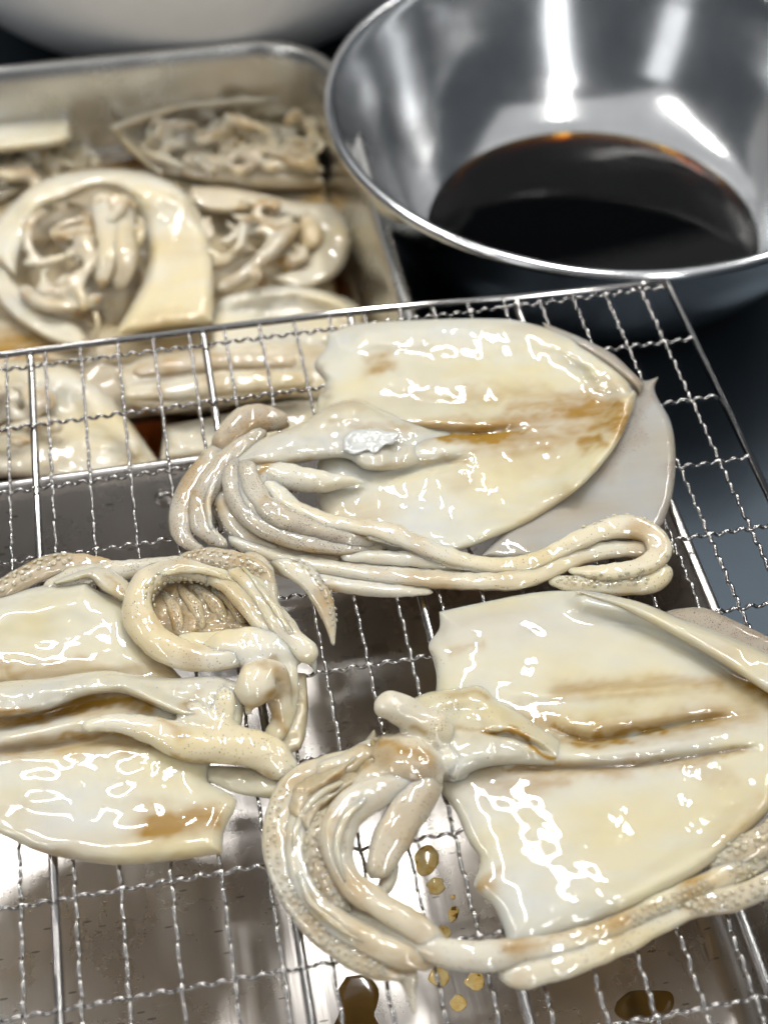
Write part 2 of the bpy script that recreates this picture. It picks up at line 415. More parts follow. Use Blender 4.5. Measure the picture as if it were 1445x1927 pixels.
def sheet(name, parent, top, bot, left=None, right=None, z0=TOP, th=4.4, edge=32, nu=130, nv=90, lift=(), ridge=(),
          paints=(), base=(0, 0, 0, 0), wav=.45, wl=16, mat=None, seed=1, fade=None, drop=4.0):
    """slab of flesh inside four boundary curves (photo points); lift bends the slab, ridge shapes its upper side"""
    T = resample(top, nu); B = resample(bot, nu)
    Lc = resample(left, nv) if left else resample([T[0], B[0]], nv)
    Rc = resample(right, nv) if right else resample([T[-1], B[-1]], nv)
    T[0], T[-1], B[0], B[-1] = Lc[0], Rc[0], Lc[-1], Rc[-1]
    def den(n): # closer samples near the rims
        x = np.linspace(0, 1, n); return x - .085 * np.sin(4 * np.pi * x) * .5 - .10 * np.sin(2 * np.pi * x) * .55
    u = den(nu); v = den(nv)
    def samp(c, t): x = np.linspace(0, 1, len(c)); return np.stack([np.interp(t, x, c[:, 0]), np.interp(t, x, c[:, 1])], -1)
    T, B, Lc, Rc = samp(T, u), samp(B, u), samp(Lc, v), samp(Rc, v)
    U = u[:, None, None]; Vv = v[None, :, None]
    X = (1 - Vv) * T[:, None] + Vv * B[:, None] + (1 - U) * Lc[None] + U * Rc[None] \
        - ((1 - U) * (1 - Vv) * T[0] + U * (1 - Vv) * T[-1] + (1 - U) * Vv * B[0] + U * Vv * B[-1])
    x, y = X[..., 0], X[..., 1]
    bd = np.vstack([T[::3], Rc[::3], B[::-3], Lc[::-3]])
    d = poly_dist(x, y, bd, True); d[0] = d[-1] = 0; d[:, 0] = d[:, -1] = 0
    e = np.clip(d / edge, 0, 1); E = np.sqrt(np.clip(1 - (1 - e) ** 2.1, 0, 1)); g = np.zeros_like(x)
    if fade is not None: g = np.clip((u - fade) / (1 - fade), 0, 1)[:, None] ** 1.3 + 0 * x; E = E * (1 - .92 * g)
    zl = -drop * g
    def gauss(pts, w): return np.exp(-(poly_dist(x, y, pts) / w) ** 2)
    for pts, w, h in lift: zl += h * gauss(pts, w)
    zr = np.zeros_like(x)
    for pts, w, h in ridge:
        tp = 1.0
        if len(pts) > 1:
            for e_ in (pts[0], pts[-1]): tp = tp * (1 - np.exp(-(np.hypot(x - e_[0], y - e_[1]) / (4.5 * w)) ** 2))
        zr += h * tp * gauss(pts, w)
    P0 = at(x, y, z0)
    n = Waves(wl, seed=seed)(P0) * wav + Waves(wl * .42, seed=seed + 50)(P0) * wav * .32 + Waves(wl * 2.4, seed=seed + 90)(P0) * wav * .8
    zb = z0 + zl; zt = zb + np.maximum(th * E + (zr + n) * np.clip(E * 1.2, 0, 1), 0.05 * (d > 0))
    Pt = at(x, y, zt); Pb = at(x, y, zb - .02)
    nv_ = nv
    Vs = np.vstack([Pt.reshape(-1, 3), Pb.reshape(-1, 3)]); k = nu * nv
    F = [list(f) for f in grid_faces(nu, nv, 0, True)] + [list(f) for f in grid_faces(nu, nv, k)]
    rim = [i * nv for i in range(nu)] + [(nu - 1) * nv + j for j in range(1, nv)] + [i * nv + nv - 1 for i in range(nu - 2, -1, -1)] + [j for j in range(nv - 2, 0, -1)]
    for a, b in zip(rim, rim[1:] + rim[:1]): F.append([a, b, b + k, a + k])
    pc_ = paint_px(Vs, paints, base); rim_ = np.tile((.10 * np.exp(-(d / 11) ** 2)).ravel(), 2); pc_[:, 1] = np.clip(pc_[:, 1] + rim_, 0, 1); Q_ = Vs * [.4, 1, 1]; pc_[:, 0] = np.clip(pc_[:, 0] + .16 * (Waves(24, seed=seed + 7)(Q_) - .25).clip(0), 0, 1)
    return mesh(name, Vs, F, mat or (SOFT if z0 < -20 else FLESH), parent, paint=pc_)

def sucker_unit():
    a = np.linspace(0, 2 * np.pi, 8, endpoint=False); V = []; 
    for r, z in ((.8, -.3), (1.0, .15), (.72, .46), (.36, .36)): V += [[r * math.cos(q), r * math.sin(q), z] for q in a]
    V.append([0, 0, .22]); F = [list(f) for f in grid_faces(4, 8, wrap_v=True)] + [[24 + i, 24 + (i + 1) % 8, 32] for i in range(8)]
    return np.array(V), F
SUK = sucker_unit()

def arm(parent, pts, base=(0, 0, 0, 0), paints=(), suck=None, name='arm', flat=.64, h0=0., sides=16, wob=.07, z_base=None, mat=None, tip=True):
    """tapered arm along (x, y, radius_px[, height mm above the rack]); suck = (side angle, from, to, size[, rows])"""
    p = np.array([tuple(q) + (h0,) if len(q) == 3 else tuple(q) for q in pts], float)
    zb = TOP if z_base is None else z_base
    w0, dep = to_px(at(p[:, 0], p[:, 1], zb + 4)); rm = p[:, 2] * dep / F_PX
    L = np.hypot(*np.diff(p[:, :2], axis=0).T).sum(); n = int(np.clip(L / 5, 14, 160))
    q = spline(np.c_[p[:, :2], rm, p[:, 3]], n)
    rr = np.maximum(q[:, 2], .25); s = np.linspace(0, 1, n)
    if tip:
        cap = np.minimum(1, np.sqrt(np.clip(np.minimum(s * L / (p[0, 2] * .9 + 1), (1 - s) * L / (p[-1, 2] * .9 + 1)), 0.02, 1)))
        rr = rr * cap
    z = zb + q[:, 3] + q[:, 2] * flat * .96
    P = at(q[:, 0], q[:, 1], z)
    wv = Waves(13, seed=int(p[0, 0] * 7 + p[0, 1]) % 9999)
    rr = rr * (1 + wob * wv(P))
    V, F, S, U = sweep(P, rr, sides, flat)
    an = np.tile(np.linspace(0, 2 * np.pi, sides, endpoint=False), n); ph = np.repeat(np.linspace(0, 2.2, n), sides) + p[0, 0]
    ax = np.repeat(P, sides, 0); V = ax + (V - ax) * (1 + .07 * np.cos(3 * an + ph) + .035 * np.cos(5 * an - 2 * ph))[:, None]
    low = np.clip(.42 - np.sin(an), 0, 1.2) * .46 + .22 * np.exp(-((np.sin(an - .35 * ph) - .35) / .12) ** 2) * (np.cos(an) > 0)
    V = V + (Waves(7, seed=3)(V) * .18 + Waves(3.2, seed=4)(V) * .10)[:, None] * np.array([.5, .5, 1.])
    pc_ = paint_px(V, paints, base); pc_[:, 0] = np.maximum(pc_[:, 0], low * (.6 + .4 * Waves(11, seed=5)(V)).clip(0)); pc_[:, 0] = np.clip(np.maximum(pc_[:, 0], .03) + .30 * (Waves(16, seed=21)(V) - .1).clip(0), 0, 1); pc_[:, 3] = np.maximum(pc_[:, 3], .09 * (1 - pc_[:, 1])); pc_[:, 2] *= np.clip(.75 + .6 * np.sin(an), 0, 1)
    o = mesh(name, V, F, mat or SOFT, parent, paint=pc_)
    if suck:
        for sk in ([suck] if not isinstance(suck, list) else suck):
            ang, a0, a1, size = sk[:4]; rows = sk[4] if len(sk) > 4 else 3
            Vs, Fs = [], []; Lmm = np.linalg.norm(np.diff(P, axis=0), axis=1).sum() * (a1 - a0)
            cnt = max(3, int(Lmm / (size * 1.3)))
            for i in range(cnt):
                for rw in range(rows):
                    t = a0 + (a1 - a0) * (i + .5 * (rw % 2) + RNG.uniform(-.22, .22)) / cnt; k = int(np.clip(t * (n - 1), 0, n - 1))
                    a = math.radians(ang + (rw - (rows - 1) / 2) * 36 + RNG.uniform(-9, 9))
                    nrm = math.cos(a) * S[k] + math.sin(a) * U[k]; c = P[k] - nrm * size * .10 + nrm * rr[k] * (flat * abs(math.sin(a)) + abs(math.cos(a)) * (1 if abs(math.sin(a)) < .5 else .9)) / (abs(math.sin(a)) + abs(math.cos(a))) * 1.12
                    e1 = np.cross(nrm, [.3, .9, .2]); e1 /= np.linalg.norm(e1); e2 = np.cross(nrm, e1)
                    s_ = size * (.55 + .45 * min(1, rr[k] / 3)) * RNG.uniform(.7, 1.15) * .43
                    Vs.append(c + s_ * (SUK[0][:, :1] * e1 + SUK[0][:, 1:2] * e2 + SUK[0][:, 2:] * nrm))
                    Fs += [[j + 33 * (len(Vs) - 1) for j in f] for f in SUK[1]]
            Vs = np.vstack(Vs)
            tag(mesh('suckers', Vs, Fs, mat or SOFT, o, paint=np.tile([.08, .0, .0, .55], (len(Vs), 1))), kind='stuff')
    return o

def fuse(name, parent, bits, voxel=.9, smooth=6, paints=(), base=(0, 0, 0, 0), mat=None, zb=None):
    zb = TOP if zb is None else zb
    """one continuous lump out of several tubes / balls: bits = list of (points, flat) as in arm()"""
    Vs, Fs, k = [], [], 0
    for pts, flat in bits:
        p = np.array(pts, float); _, dep = to_px(at(p[:, 0], p[:, 1], TOP + 6)); rm = p[:, 2] * dep / F_PX
        L = np.hypot(*np.diff(p[:, :2], axis=0).T).sum(); n = int(max(14, L / 4))
        q = spline(np.c_[p[:, :2], rm, p[:, 3]], n); s = np.linspace(0, 1, n)
        cap = np.sqrt(np.clip(np.minimum(s * L / (p[0, 2] * .9 + 1), (1 - s) * L / (p[-1, 2] * .9 + 1)), 0.03, 1))
        P = at(q[:, 0], q[:, 1], zb + q[:, 3] + q[:, 2] * flat)
        V, F, _, _ = sweep(P, q[:, 2] * cap, 18, flat); Vs.append(V); Fs += [[i + k for i in f] for f in F]; k += len(V)
    V = np.vstack(Vs)
    me = bpy.data.meshes.new('raw'); me.from_pydata(V.tolist(), [], [list(map(int, f)) for f in Fs]); me.update()
    ob = bpy.data.objects.new('raw', me); COL.objects.link(ob)
    m = ob.modifiers.new('r', 'REMESH'); m.mode = 'VOXEL'; m.voxel_size = voxel
    m = ob.modifiers.new('s', 'SMOOTH'); m.iterations = smooth; m.factor = .5
    dg = bpy.context.evaluated_depsgraph_get(); ev = ob.evaluated_get(dg); em = ev.to_mesh()
    V = np.empty(len(em.vertices) * 3, np.float32); em.vertices.foreach_get('co', V); V = V.reshape(-1, 3).astype(float)
    F = [list(f.vertices) for f in em.polygons]; ev.to_mesh_clear()
    bpy.data.objects.remove(ob); bpy.data.meshes.remove(me)
    V = V + (Waves(6, seed=9)(V) * .22)[:, None] * np.array([.4, .4, 1.])
    return mesh(name, V, F, mat or SOFT, parent, paint=paint_px(V, paints, base))

def web(parent, name='web', pts=(), base=(.30, .15, .05, .1), paints=(), flat=.5, voxel=.9, smooth=8):
    return fuse(name, parent, [(p, flat) for p in pts], voxel, smooth, paints, base)

# ------------------------------------------------------------------ squid A: the far one, whole in view
SA = thing('squid', tuple(at(860, 860, 0)), 'whole opened squid nearest the steel bowl, long pale tentacles looped at its tail end', 'squid', 'opened squid draining on the rack')
GREY = (.04, .58, .9, 0); PALE = (.02, .12, .10, 0); CREAM = (0, 0, 0, 0)
# fin and outer skin that show past the mantle's tail
sheet('fin', SA, top=[(1150, 700), (1180, 706), (1212, 716), (1238, 709)], bot=[(905, 1046), (960, 1052), (1060, 1040), (1150, 1024), (1225, 1004), (1247, 985)],
      left=[(1150, 700), (1140, 790), (1060, 910), (960, 990), (905, 1046)], right=[(1238, 709), (1232, 738), (1262, 795), (1271, 860), (1265, 930), (1247, 985)],
      th=3.0, edge=14, nu=60, nv=100, wav=.2, ridge=[([(1205, 740), (1190, 810), (1120, 900)], 26, 2.0)], mat=FIN, base=(.0, .06, .0, 0),
      paints=[('g', [(1200, 720), (1215, 760), (1190, 820), (1130, 890)], 16, .9), ('g', [(1268, 850), (1262, 940), (1240, 990)], 14, .8),
              ('k', [(1205, 745), (1195, 800), (1160, 850)], 22, .5), ('g', [(1236, 712)], 26, .7), ('k', [(1268, 860), (1262, 960)], 10, .7)])
sheet('skin_fold', SA, top=[(1020, 606), (1090, 634), (1150, 664), (1190, 700), (1213, 722)], bot=[(1030, 628), (1090, 654), (1140, 684), (1180, 716), (1204, 740)],
      th=2.6, edge=9, nu=60, nv=24, z0=TOP + 2.5, wav=.2, mat=FIN, base=(0, .25, .1, 0), paints=[('g', [(1120, 652), (1200, 715)], 20, .7)],
      lift=[([(1100, 645), (1190, 705)], 30, 4.0)])
sheet('mantle', SA, nu=190, nv=130,
      top=[(617, 626), (660, 612), (706, 606), (835, 600), (910, 599), (966, 602), (1030, 618), (1091, 646), (1145, 684), (1180, 716), (1187, 735)],
      bot=[(612, 985), (660, 1012), (720, 1032), (800, 1042), (860, 1036), (924, 1014), (1007, 976), (1091, 917), (1154, 846), (1187, 779), (1197, 742)],
      left=[(617, 626), (613, 655), (590, 684), (601, 705), (612, 722), (597, 760), (600, 850), (595, 926), (612, 985)],
      right=[(1187, 735), (1194, 736), (1197, 742)],
      th=4.2, edge=46, wav=.26, wl=15, base=CREAM,
      lift=[([(1091, 640), (1150, 690), (1186, 735), (1187, 779), (1154, 846), (1091, 917)], 34, 6.0), ([(700, 606), (900, 600), (1030, 618)], 40, 3.5),
            ([(860, 1036), (1007, 976), (1091, 917)], 30, 2.5)],
      ridge=[([(650, 806), (770, 812), (900, 818), (1010, 806)], 11, -3.2), ([(640, 780), (760, 790), (900, 795), (1010, 785)], 22, 2.2),
             ([(640, 850), (760, 850), (880, 836), (1000, 826)], 24, 2.6), ([(700, 905), (780, 884), (860, 866), (900, 860)], 9, -2.4),
             ([(640, 690), (760, 715), (900, 720), (1000, 700)], 26, .9), ([(1140, 770), (1090, 790)], 30, -1.2), ([(700, 745), (850, 760), (960, 752)], 12, -.8),
             ([(1030, 640), (1110, 690), (1150, 760)], 12, 1.3), ([(640, 640), (830, 650), (980, 660)], 14, .8)],
      paints=[('s', [(690, 800), (800, 806), (960, 800), (1080, 786)], 20, .5), ('s', [(900, 830), (1040, 824), (1130, 806)], 20, .45), ('s', [(860, 745), (1000, 742), (1120, 752)], 18, .4), ('s', [(1080, 784), (1175, 792)], 36, .8), ('s', [(700, 688), (728, 685)], 17, .7), ('s', [(835, 822), (880, 824), (935, 818)], 11, 1.0), ('s', [(930, 818), (1030, 806)], 7, .7), ('s', [(760, 806), (840, 818)], 9, .6),
              ('s', [(1105, 766), (1175, 780), (1168, 806), (1110, 786)], 23, 1.0), ('s', [(1090, 832), (1130, 832)], 15, .9), ('s', [(960, 770), (1060, 762)], 14, .55),
              ('s', [(850, 752), (900, 748)], 14, .3), ('s', [(800, 868), (876, 862)], 8, .45), ('s', [(860, 905)], 24, .22), ('s', [(700, 790), (830, 800)], 8, .3),
              ('g', [(598, 690), (612, 724), (598, 755)], 10, .7), ('k', [(598, 690), (612, 724)], 9, .7), ('s', [(990, 985), (1130, 880)], 12, .16)])
o = sheet('membrane', SA, top=[(646, 826), (664, 810), (700, 808), (735, 812), (753, 815)], bot=[(646, 848), (668, 856), (690, 848), (706, 854), (724, 838), (738, 836), (753, 817)],
      mat=PEARL, th=1.2, edge=6, nu=60, nv=30, z0=TOP + 10.6, wav=.4, wl=5, base=(0, 0, 0, 0))
# retractor muscles, funnel and head
sheet('retractor_flap', SA, nu=90, nv=46, top=[(447, 862), (470, 842), (500, 822), (560, 800), (620, 762), (672, 750), (720, 772), (800, 800), (880, 812)],
      bot=[(447, 872), (500, 880), (560, 872), (646, 862), (690, 884), (749, 884), (813, 866), (880, 850)], z0=TOP + 6.2, th=5.0, edge=26, fade=.5, drop=5.5, lift=[([(447, 865), (520, 830)], 60, 3.0)], wav=.5, wl=11, base=(.08, .0, .03, 0),
      ridge=[([(470, 858), (560, 826), (640, 790)], 22, 2.2), ([(640, 862), (720, 856), (800, 846)], 22, 1.8), ([(650, 812), (760, 822)], 16, -2.6)],
      paints=[('s', [(452, 872), (560, 874), (646, 863)], 7, .5), ('s', [(700, 886), (813, 867)], 7, .35), ('g', [(600, 785), (655, 758)], 16, .25), ('s', [(640, 800), (760, 806)], 8, .35)])
fuse('head', SA, [([(410, 862, 22, 2), (432, 826, 32, 3), (470, 792, 36, 4), (515, 790, 28, 4), (546, 804, 12, 3)], .7),
                  ([(470, 830, 26, 3), (440, 880, 28, 3), (430, 930, 22, 2)], .6)],
     base=(.10, .45, .25, .1), paints=[('g', [(430, 830), (480, 785), (545, 800)], 42, .95), ('k', [(430, 820), (480, 780), (545, 800)], 40, .75), ('s', [(440, 830), (500, 795)], 18, .45), ('s', [(545, 800)], 14, .4)])
fuse('funnel', SA, [([(492, 868, 16, 7), (505, 880, 20, 7), (545, 897, 27, 6), (600, 905, 25, 6), (650, 905, 14, 6), (690, 908, 4, 5)], .75), ([(470, 866, 20, 6), (488, 895, 22, 6), (512, 922, 16, 5), (540, 948, 10, 4)], .7)],
     base=(.04, .08, .10, 0), paints=[('s', [(478, 905), (500, 880)], 13, .7), ('s', [(505, 920), (560, 925)], 9, .4), ('k', [(540, 895), (600, 900)], 24, .25)])
web(SA, pts=[[(400, 900, 18, 0), (420, 960, 22, 0), (470, 1010, 26, 0), (560, 1040, 24, 0), (650, 1048, 16, 0)], [(370, 920, 16, 0), (372, 980, 18, 0), (400, 1024, 14, 0)], [(480, 1000, 18, 0), (520, 1060, 18, 0), (640, 1088, 14, 0), (760, 1100, 10, 0)], [(480, 930, 16, 1), (560, 985, 16, 1), (680, 1020, 12, 0)]],
    base=(.32, .35, .15, .1))
# arms folded round below the head
arm(SA, [(520, 786, 10, 4), (470, 800, 18, 4), (420, 842, 21, 3), (385, 880, 23, 1), (354, 930, 24, 0), (341, 975, 22, 0), (350, 1016, 17, 0), (385, 1038, 8, 0)], GREY, flat=.7)
arm(SA, [(500, 806, 12, 6), (448, 848, 20, 6), (408, 896, 23, 4), (380, 945, 23, 2), (384, 995, 20, 1), (428, 1030, 9, 1)], GREY, flat=.8, paints=[('s', [(385, 930), (384, 990)], 9, .3)])
arm(SA, [(474, 836, 14, 6), (440, 880, 21, 6), (446, 935, 24, 5), (488, 985, 25, 5), (560, 1016, 24, 4), (640, 1030, 18, 3), (722, 1032, 6, 2)], GREY, suck=(-100, .2, .95, 1.4), paints=[('s', [(430, 985), (500, 1030), (600, 1050), (700, 1042)], 12, .6)], flat=.7)
arm(SA, [(476, 848, 14, 8), (468, 884, 19, 8), (482, 930, 21, 8), (525, 972, 23, 8), (590, 996, 21, 6), (650, 1012, 15, 5), (704, 1024, 5, 4)], GREY, paints=[('s', [(490, 940)], 14, .4), ('g', [(560, 990), (640, 1010)], 18, .95)], flat=.7)
arm(SA, [(420, 890, 14, 3), (424, 955, 18, 2), (466, 1010, 20, 1), (530, 1046, 17, 0)], (.2, .25, .15, .1), suck=(-30, .1, .95, 1.6), flat=.7)
arm(SA, [(500, 912, 8, 5), (530, 950, 13, 5), (590, 984, 14, 4), (660, 1006, 9, 3)], (.06, .05, .05, 0), flat=.7)
# the two long tentacles
arm(SA, [(500, 905, 14, 8), (545, 948, 17, 8), (600, 978, 18, 7), (660, 990, 19, 6), (730, 1002, 21, 6), (800, 1032, 19, 4), (870, 1056, 18, 2), (950, 1066, 18, 1), (1010, 1056, 20, 1),
         (1070, 1026, 21, 2), (1130, 1000, 22, 3), (1185, 992, 24, 3), (1228, 1010, 24, 2), (1240, 1042, 22, 2), (1205, 1068, 20, 3), (1140, 1078, 18, 3), (1068, 1074, 9, 2)],
    (.02, .03, .16, 0), name='tentacle', suck=[(-172, .66, .98, 2.0), (-148, .68, .96, 1.7, 1)], paints=[('s', [(755, 985)], 16, .3), ('t', [(1190, 978), (1250, 1010), (1250, 1060)], 12, .5)])
arm(SA, [(430, 1010, 16, 1), (500, 1040, 18, 1), (560, 1058, 18, 1), (663, 1076, 20, 0), (749, 1086, 20, 0), (835, 1092, 20, 0), (924, 1094, 21, 0), (1000, 1086, 21, 0), (1070, 1056, 20, 0),
         (1140, 1036, 20, 0), (1210, 1034, 18, 0), (1222, 1044, 8, 0)], PALE, name='tentacle', paints=[('s', [(640, 1062), (760, 1072)], 6, .3)])
arm(SA, [(1030, 1090, 10, 0), (1080, 1100, 18, 0), (1150, 1102, 20, 0), (1215, 1098, 22, 0), (1246, 1080, 20, 0), (1250, 1060, 12, 1)], (.02, .05, .2, 0), suck=(95, .1, .8, 1.6))
arm(SA, [(460, 1030, 16, 1), (520, 1064, 16, 0), (600, 1092, 17, 0), (680, 1106, 16, 0), (750, 1112, 14, 0), (815, 1114, 7, 0)], PALE)
arm(SA, [(500, 1040, 18, 0), (545, 1066, 24, 0), (583, 1094, 24, 0), (608, 1130, 19, -1), (622, 1172, 12, -2), (628, 1215, 3, -3)], (.02, .1, .12, 0), suck=(150, .25, .9, 1.6))
arm(SA, [(640, 1046, 10, 3), (700, 1048, 15, 2), (770, 1052, 18, 2), (850, 1060, 15, 1), (920, 1066, 8, 1)], PALE)
for pts in ([(470, 812, 5, 9), (420, 870, 8, 9), (392, 940, 8, 7), (398, 1000, 4, 5)], [(452, 880, 5, 10), (470, 950, 8, 10), (540, 1004, 8, 8), (640, 1020, 4, 6)], [(520, 1050, 5, 2), (600, 1066, 8, 2), (700, 1082, 8, 2), (830, 1082, 4, 2)],
            [(690, 1010, 4, 8), (760, 1026, 7, 6), (840, 1060, 7, 4), (930, 1076, 3, 3)]):
    arm(SA, pts, (.14, .3, .35, .05), name='strand')

# ------------------------------------------------------------------ squid B: cut by the left edge
SB = thing('squid', tuple(at(250, 1360, 0)), 'opened squid cut by the left edge of the photo, arms bent into a ring', 'squid', 'opened squid draining on the rack')
arm(SB, [(-60, 1110, 20, 0), (0, 1112, 24, 0), (44, 1090, 24, 0), (95, 1068, 24, 0), (150, 1060, 20, 0), (215, 1062, 10, 0)], (.25, .3, .1, .25), suck=(100, .2, .75, 2.2))
arm(SB, [(80, 1110, 14, 0), (140, 1090, 24, 0), (199, 1078, 22, 0), (310, 1062, 18, 0), (380, 1056, 10, 0)], (.02, .25, .55, 0))
sheet('mantle', SB, nu=190, nv=150,
      top=[(-300, 1330), (-250, 1250), (-160, 1180), (-60, 1138), (0, 1120), (60, 1106), (120, 1095), (165, 1090)],
      bot=[(-300, 1370), (-240, 1450), (-150, 1520), (-60, 1556), (0, 1570), (66, 1600), (133, 1617), (221, 1628), (310, 1622), (376, 1613), (419, 1606)],
      left=[(-300, 1330), (-306, 1350), (-300, 1370)],
      right=[(165, 1090), (182, 1110), (246, 1142), (278, 1206), (330, 1262), (380, 1320), (405, 1400), (390, 1465), (424, 1488), (447, 1504), (440, 1530), (422, 1565), (419, 1606)],
      th=4.0, edge=56, wav=.30, wl=17, base=CREAM, z0=TOP + .4,
      lift=[([(-100, 1530), (66, 1585), (221, 1605), (400, 1590)], 30, 1.6), ([(0, 1150), (150, 1120)], 40, 2.0)],
      ridge=[([(-150, 1290), (0, 1292), (140, 1278), (330, 1270)], 16, -2.0), ([(-150, 1365), (0, 1364), (89, 1348), (170, 1322), (240, 1318)], 14, -3.6), ([(0, 1318), (110, 1297), (221, 1288)], 20, 2.4),
             ([(-100, 1400), (60, 1376), (180, 1350), (288, 1362)], 22, 2.8), ([(-60, 1420), (110, 1402), (190, 1388), (275, 1396), (320, 1414)], 9, -3.0), ([(60, 1480), (160, 1470)], 40, -.8),
             ([(0, 1180), (120, 1170), (200, 1190)], 30, .8), ([(150, 1240), (60, 1250)], 30, -.7)],
      paints=[('s', [(-40, 1345), (120, 1330), (240, 1316)], 26, .6), ('s', [(-40, 1410), (100, 1404), (260, 1402)], 18, .5), ('s', [(20, 1262), (200, 1258), (330, 1262)], 16, .5), ('s', [(280, 1546), (310, 1544)], 30, 1.0), ('s', [(300, 1545), (400, 1536)], 22, .6), ('s', [(-60, 1366), (60, 1352), (160, 1325), (225, 1316), (285, 1330)], 13, .9),
              ('s', [(124, 1396), (190, 1384), (275, 1393), (319, 1412)], 8, .85), ('s', [(0, 1284), (60, 1290), (0, 1300)], 16, .35), ('s', [(180, 1262), (330, 1268)], 8, .45), ('s', [(0, 1260)], 20, .3),
              ('s', [(60, 1606), (221, 1632), (419, 1610)], 10, .28), ('s', [(150, 1365), (60, 1420)], 14, .2), ('g', [(425, 1490), (448, 1506)], 10, .35), ('k', [(440, 1520)], 14, .3)])
sheet('cream_flap', SB, nu=60, nv=30, top=[(100, 1094), (140, 1078), (180, 1066), (215, 1074), (262, 1112)], bot=[(106, 1100), (140, 1094), (168, 1088), (195, 1112), (248, 1140)], z0=TOP + 3.5, th=4, edge=12, wav=.35, base=(.02, .05, .12, 0),
      paints=[('s', [(190, 1090), (248, 1125)], 6, .4)])
sheet('retractor_flap', SB, nu=110, nv=60, top=[(-120, 1316), (0, 1284), (90, 1276), (190, 1262), (262, 1270), (330, 1276), (405, 1272), (465, 1290)], bot=[(-120, 1340), (0, 1350), (89, 1336), (155, 1312), (221, 1304), (275, 1322), (330, 1346), (400, 1364), (455, 1366)],
      z0=TOP + 5.6, th=4.6, edge=16, wav=.5, wl=10, base=(.03, .04, .03, 0), ridge=[([(190, 1266), (260, 1300), (330, 1336), (410, 1360)], 14, 2.2), ([(0, 1318), (100, 1298), (200, 1284)], 14, 1.5)],
      paints=[('k', [(420, 1285), (414, 1350)], 12, .9), ('g', [(425, 1285), (415, 1355)], 10, .4), ('s', [(365, 1320)], 14, .6), ('s', [(155, 1314), (221, 1306), (280, 1326)], 8, .8), ('s', [(-60, 1345), (60, 1344)], 10, .7)])
fuse('head', SB, [([(150, 1368, 12, 7), (221, 1360, 22, 6), (288, 1374, 30, 5), (350, 1398, 38, 4), (420, 1400, 42, 3), (487, 1412, 42, 2), (530, 1442, 34, 1), (552, 1468, 20, 1)], .6),
                  ([(330, 1330, 26, 6), (390, 1352, 34, 5), (450, 1376, 36, 4)], .55), ([(420, 1290, 20, 8), (424, 1325, 24, 7), (416, 1362, 22, 6)], .6)],
     base=(.05, .04, .05, 0), smooth=9, paints=[('k', [(400, 1404), (487, 1400), (545, 1450)], 36, .45), ('k', [(422, 1285), (414, 1355)], 14, .9), ('s', [(443, 1445), (500, 1455)], 10, .7), ('s', [(300, 1350), (340, 1385)], 14, .4), ('s', [(365, 1322)], 14, .6), ('s', [(320, 1420), (420, 1448)], 7, .6)])
fuse('mouth_mass', SB, [([(440, 1300, 32, 6), (472, 1290, 46, 7), (508, 1272, 38, 7), (524, 1310, 26, 4), (530, 1360, 18, 2)], .7), ([(468, 1330, 22, 7), (466, 1350, 10, 6)], .75), ([(480, 1240, 40, 5), (490, 1290, 36, 5)], .6),
                  ([(380, 1216, 30, 4), (440, 1218, 44, 4), (500, 1216, 44, 4), (548, 1224, 34, 3), (578, 1234, 20, 3), (592, 1256, 9, 2), (594, 1278, 4, 1)], .5), ([(520, 1230, 36, 3), (540, 1290, 26, 2), (530, 1360, 24, 1), (500, 1400, 22, 1)], .5)],
     base=(.03, .06, .02, 0), smooth=12, paints=[('s', [(430, 1340), (490, 1334), (530, 1300), (535, 1370)], 13, .6), ('s', [(520, 1258), (540, 1300)], 12, .5), ('g', [(535, 1320), (520, 1390)], 22, .5), ('s', [(400, 1254), (480, 1250), (520, 1244)], 6, .4)])
sheet('hanging_skin', SB, nu=40, nv=60, top=[(505, 1260), (540, 1262), (576, 1268)], bot=[(508, 1408), (540, 1418), (566, 1410)], left=[(505, 1260), (512, 1330), (508, 1408)], right=[(576, 1268), (580, 1330), (576, 1380), (566, 1410)],
      z0=TOP - .2, th=3, edge=14, wav=.6, wl=9, base=(.12, .30, .06, 0), paints=[('s', [(520, 1270), (545, 1340)], 22, .4), ('s', [(570, 1280), (572, 1320)], 10, .4)])
sheet('skirt_skin', SB, nu=50, nv=30, top=[(385, 1440), (443, 1442), (510, 1450), (556, 1462)], bot=[(390, 1470), (443, 1492), (500, 1502), (548, 1506)], z0=TOP, th=2.2, edge=26, wav=.5, wl=9, base=(.05, .14, .03, 0))
# ring of arms with the sucker bed inside it
sheet('sucker_bed', SB, nu=60, nv=50, top=[(284, 1118), (310, 1092), (350, 1084), (400, 1096), (450, 1124), (490, 1168)], bot=[(276, 1160), (290, 1196), (330, 1226), (390, 1240), (450, 1236), (500, 1204)], z0=TOP + .5, th=4, edge=16, wav=.9, wl=7,
      base=(.25, .70, .35, .30), paints=[('g', [(350, 1100), (420, 1120), (480, 1170)], 22, 1.0), ('s', [(300, 1110), (330, 1095)], 26, .6)])
for k, (a, b_) in enumerate((((306, 1112), (338, 1196)), ((334, 1100), (382, 1186)), ((364, 1100), (428, 1178)), ((398, 1106), (462, 1176)))):
    arm(SB, [(*a, 7, 3), ((a[0] + b_[0]) / 2 + 8, (a[1] + b_[1]) / 2 - 4, 13, 3.4), (*b_, 8, 3)], (.2, .45, .6, .35), suck=(90, .05, .95, 1.15, 2), flat=.7)
web(SB, 'jelly', pts=[[(330, 1200, 16, 3), (390, 1208, 24, 3), (450, 1204, 26, 3), (490, 1196, 18, 3)]], base=(.02, .1, 0, 0))
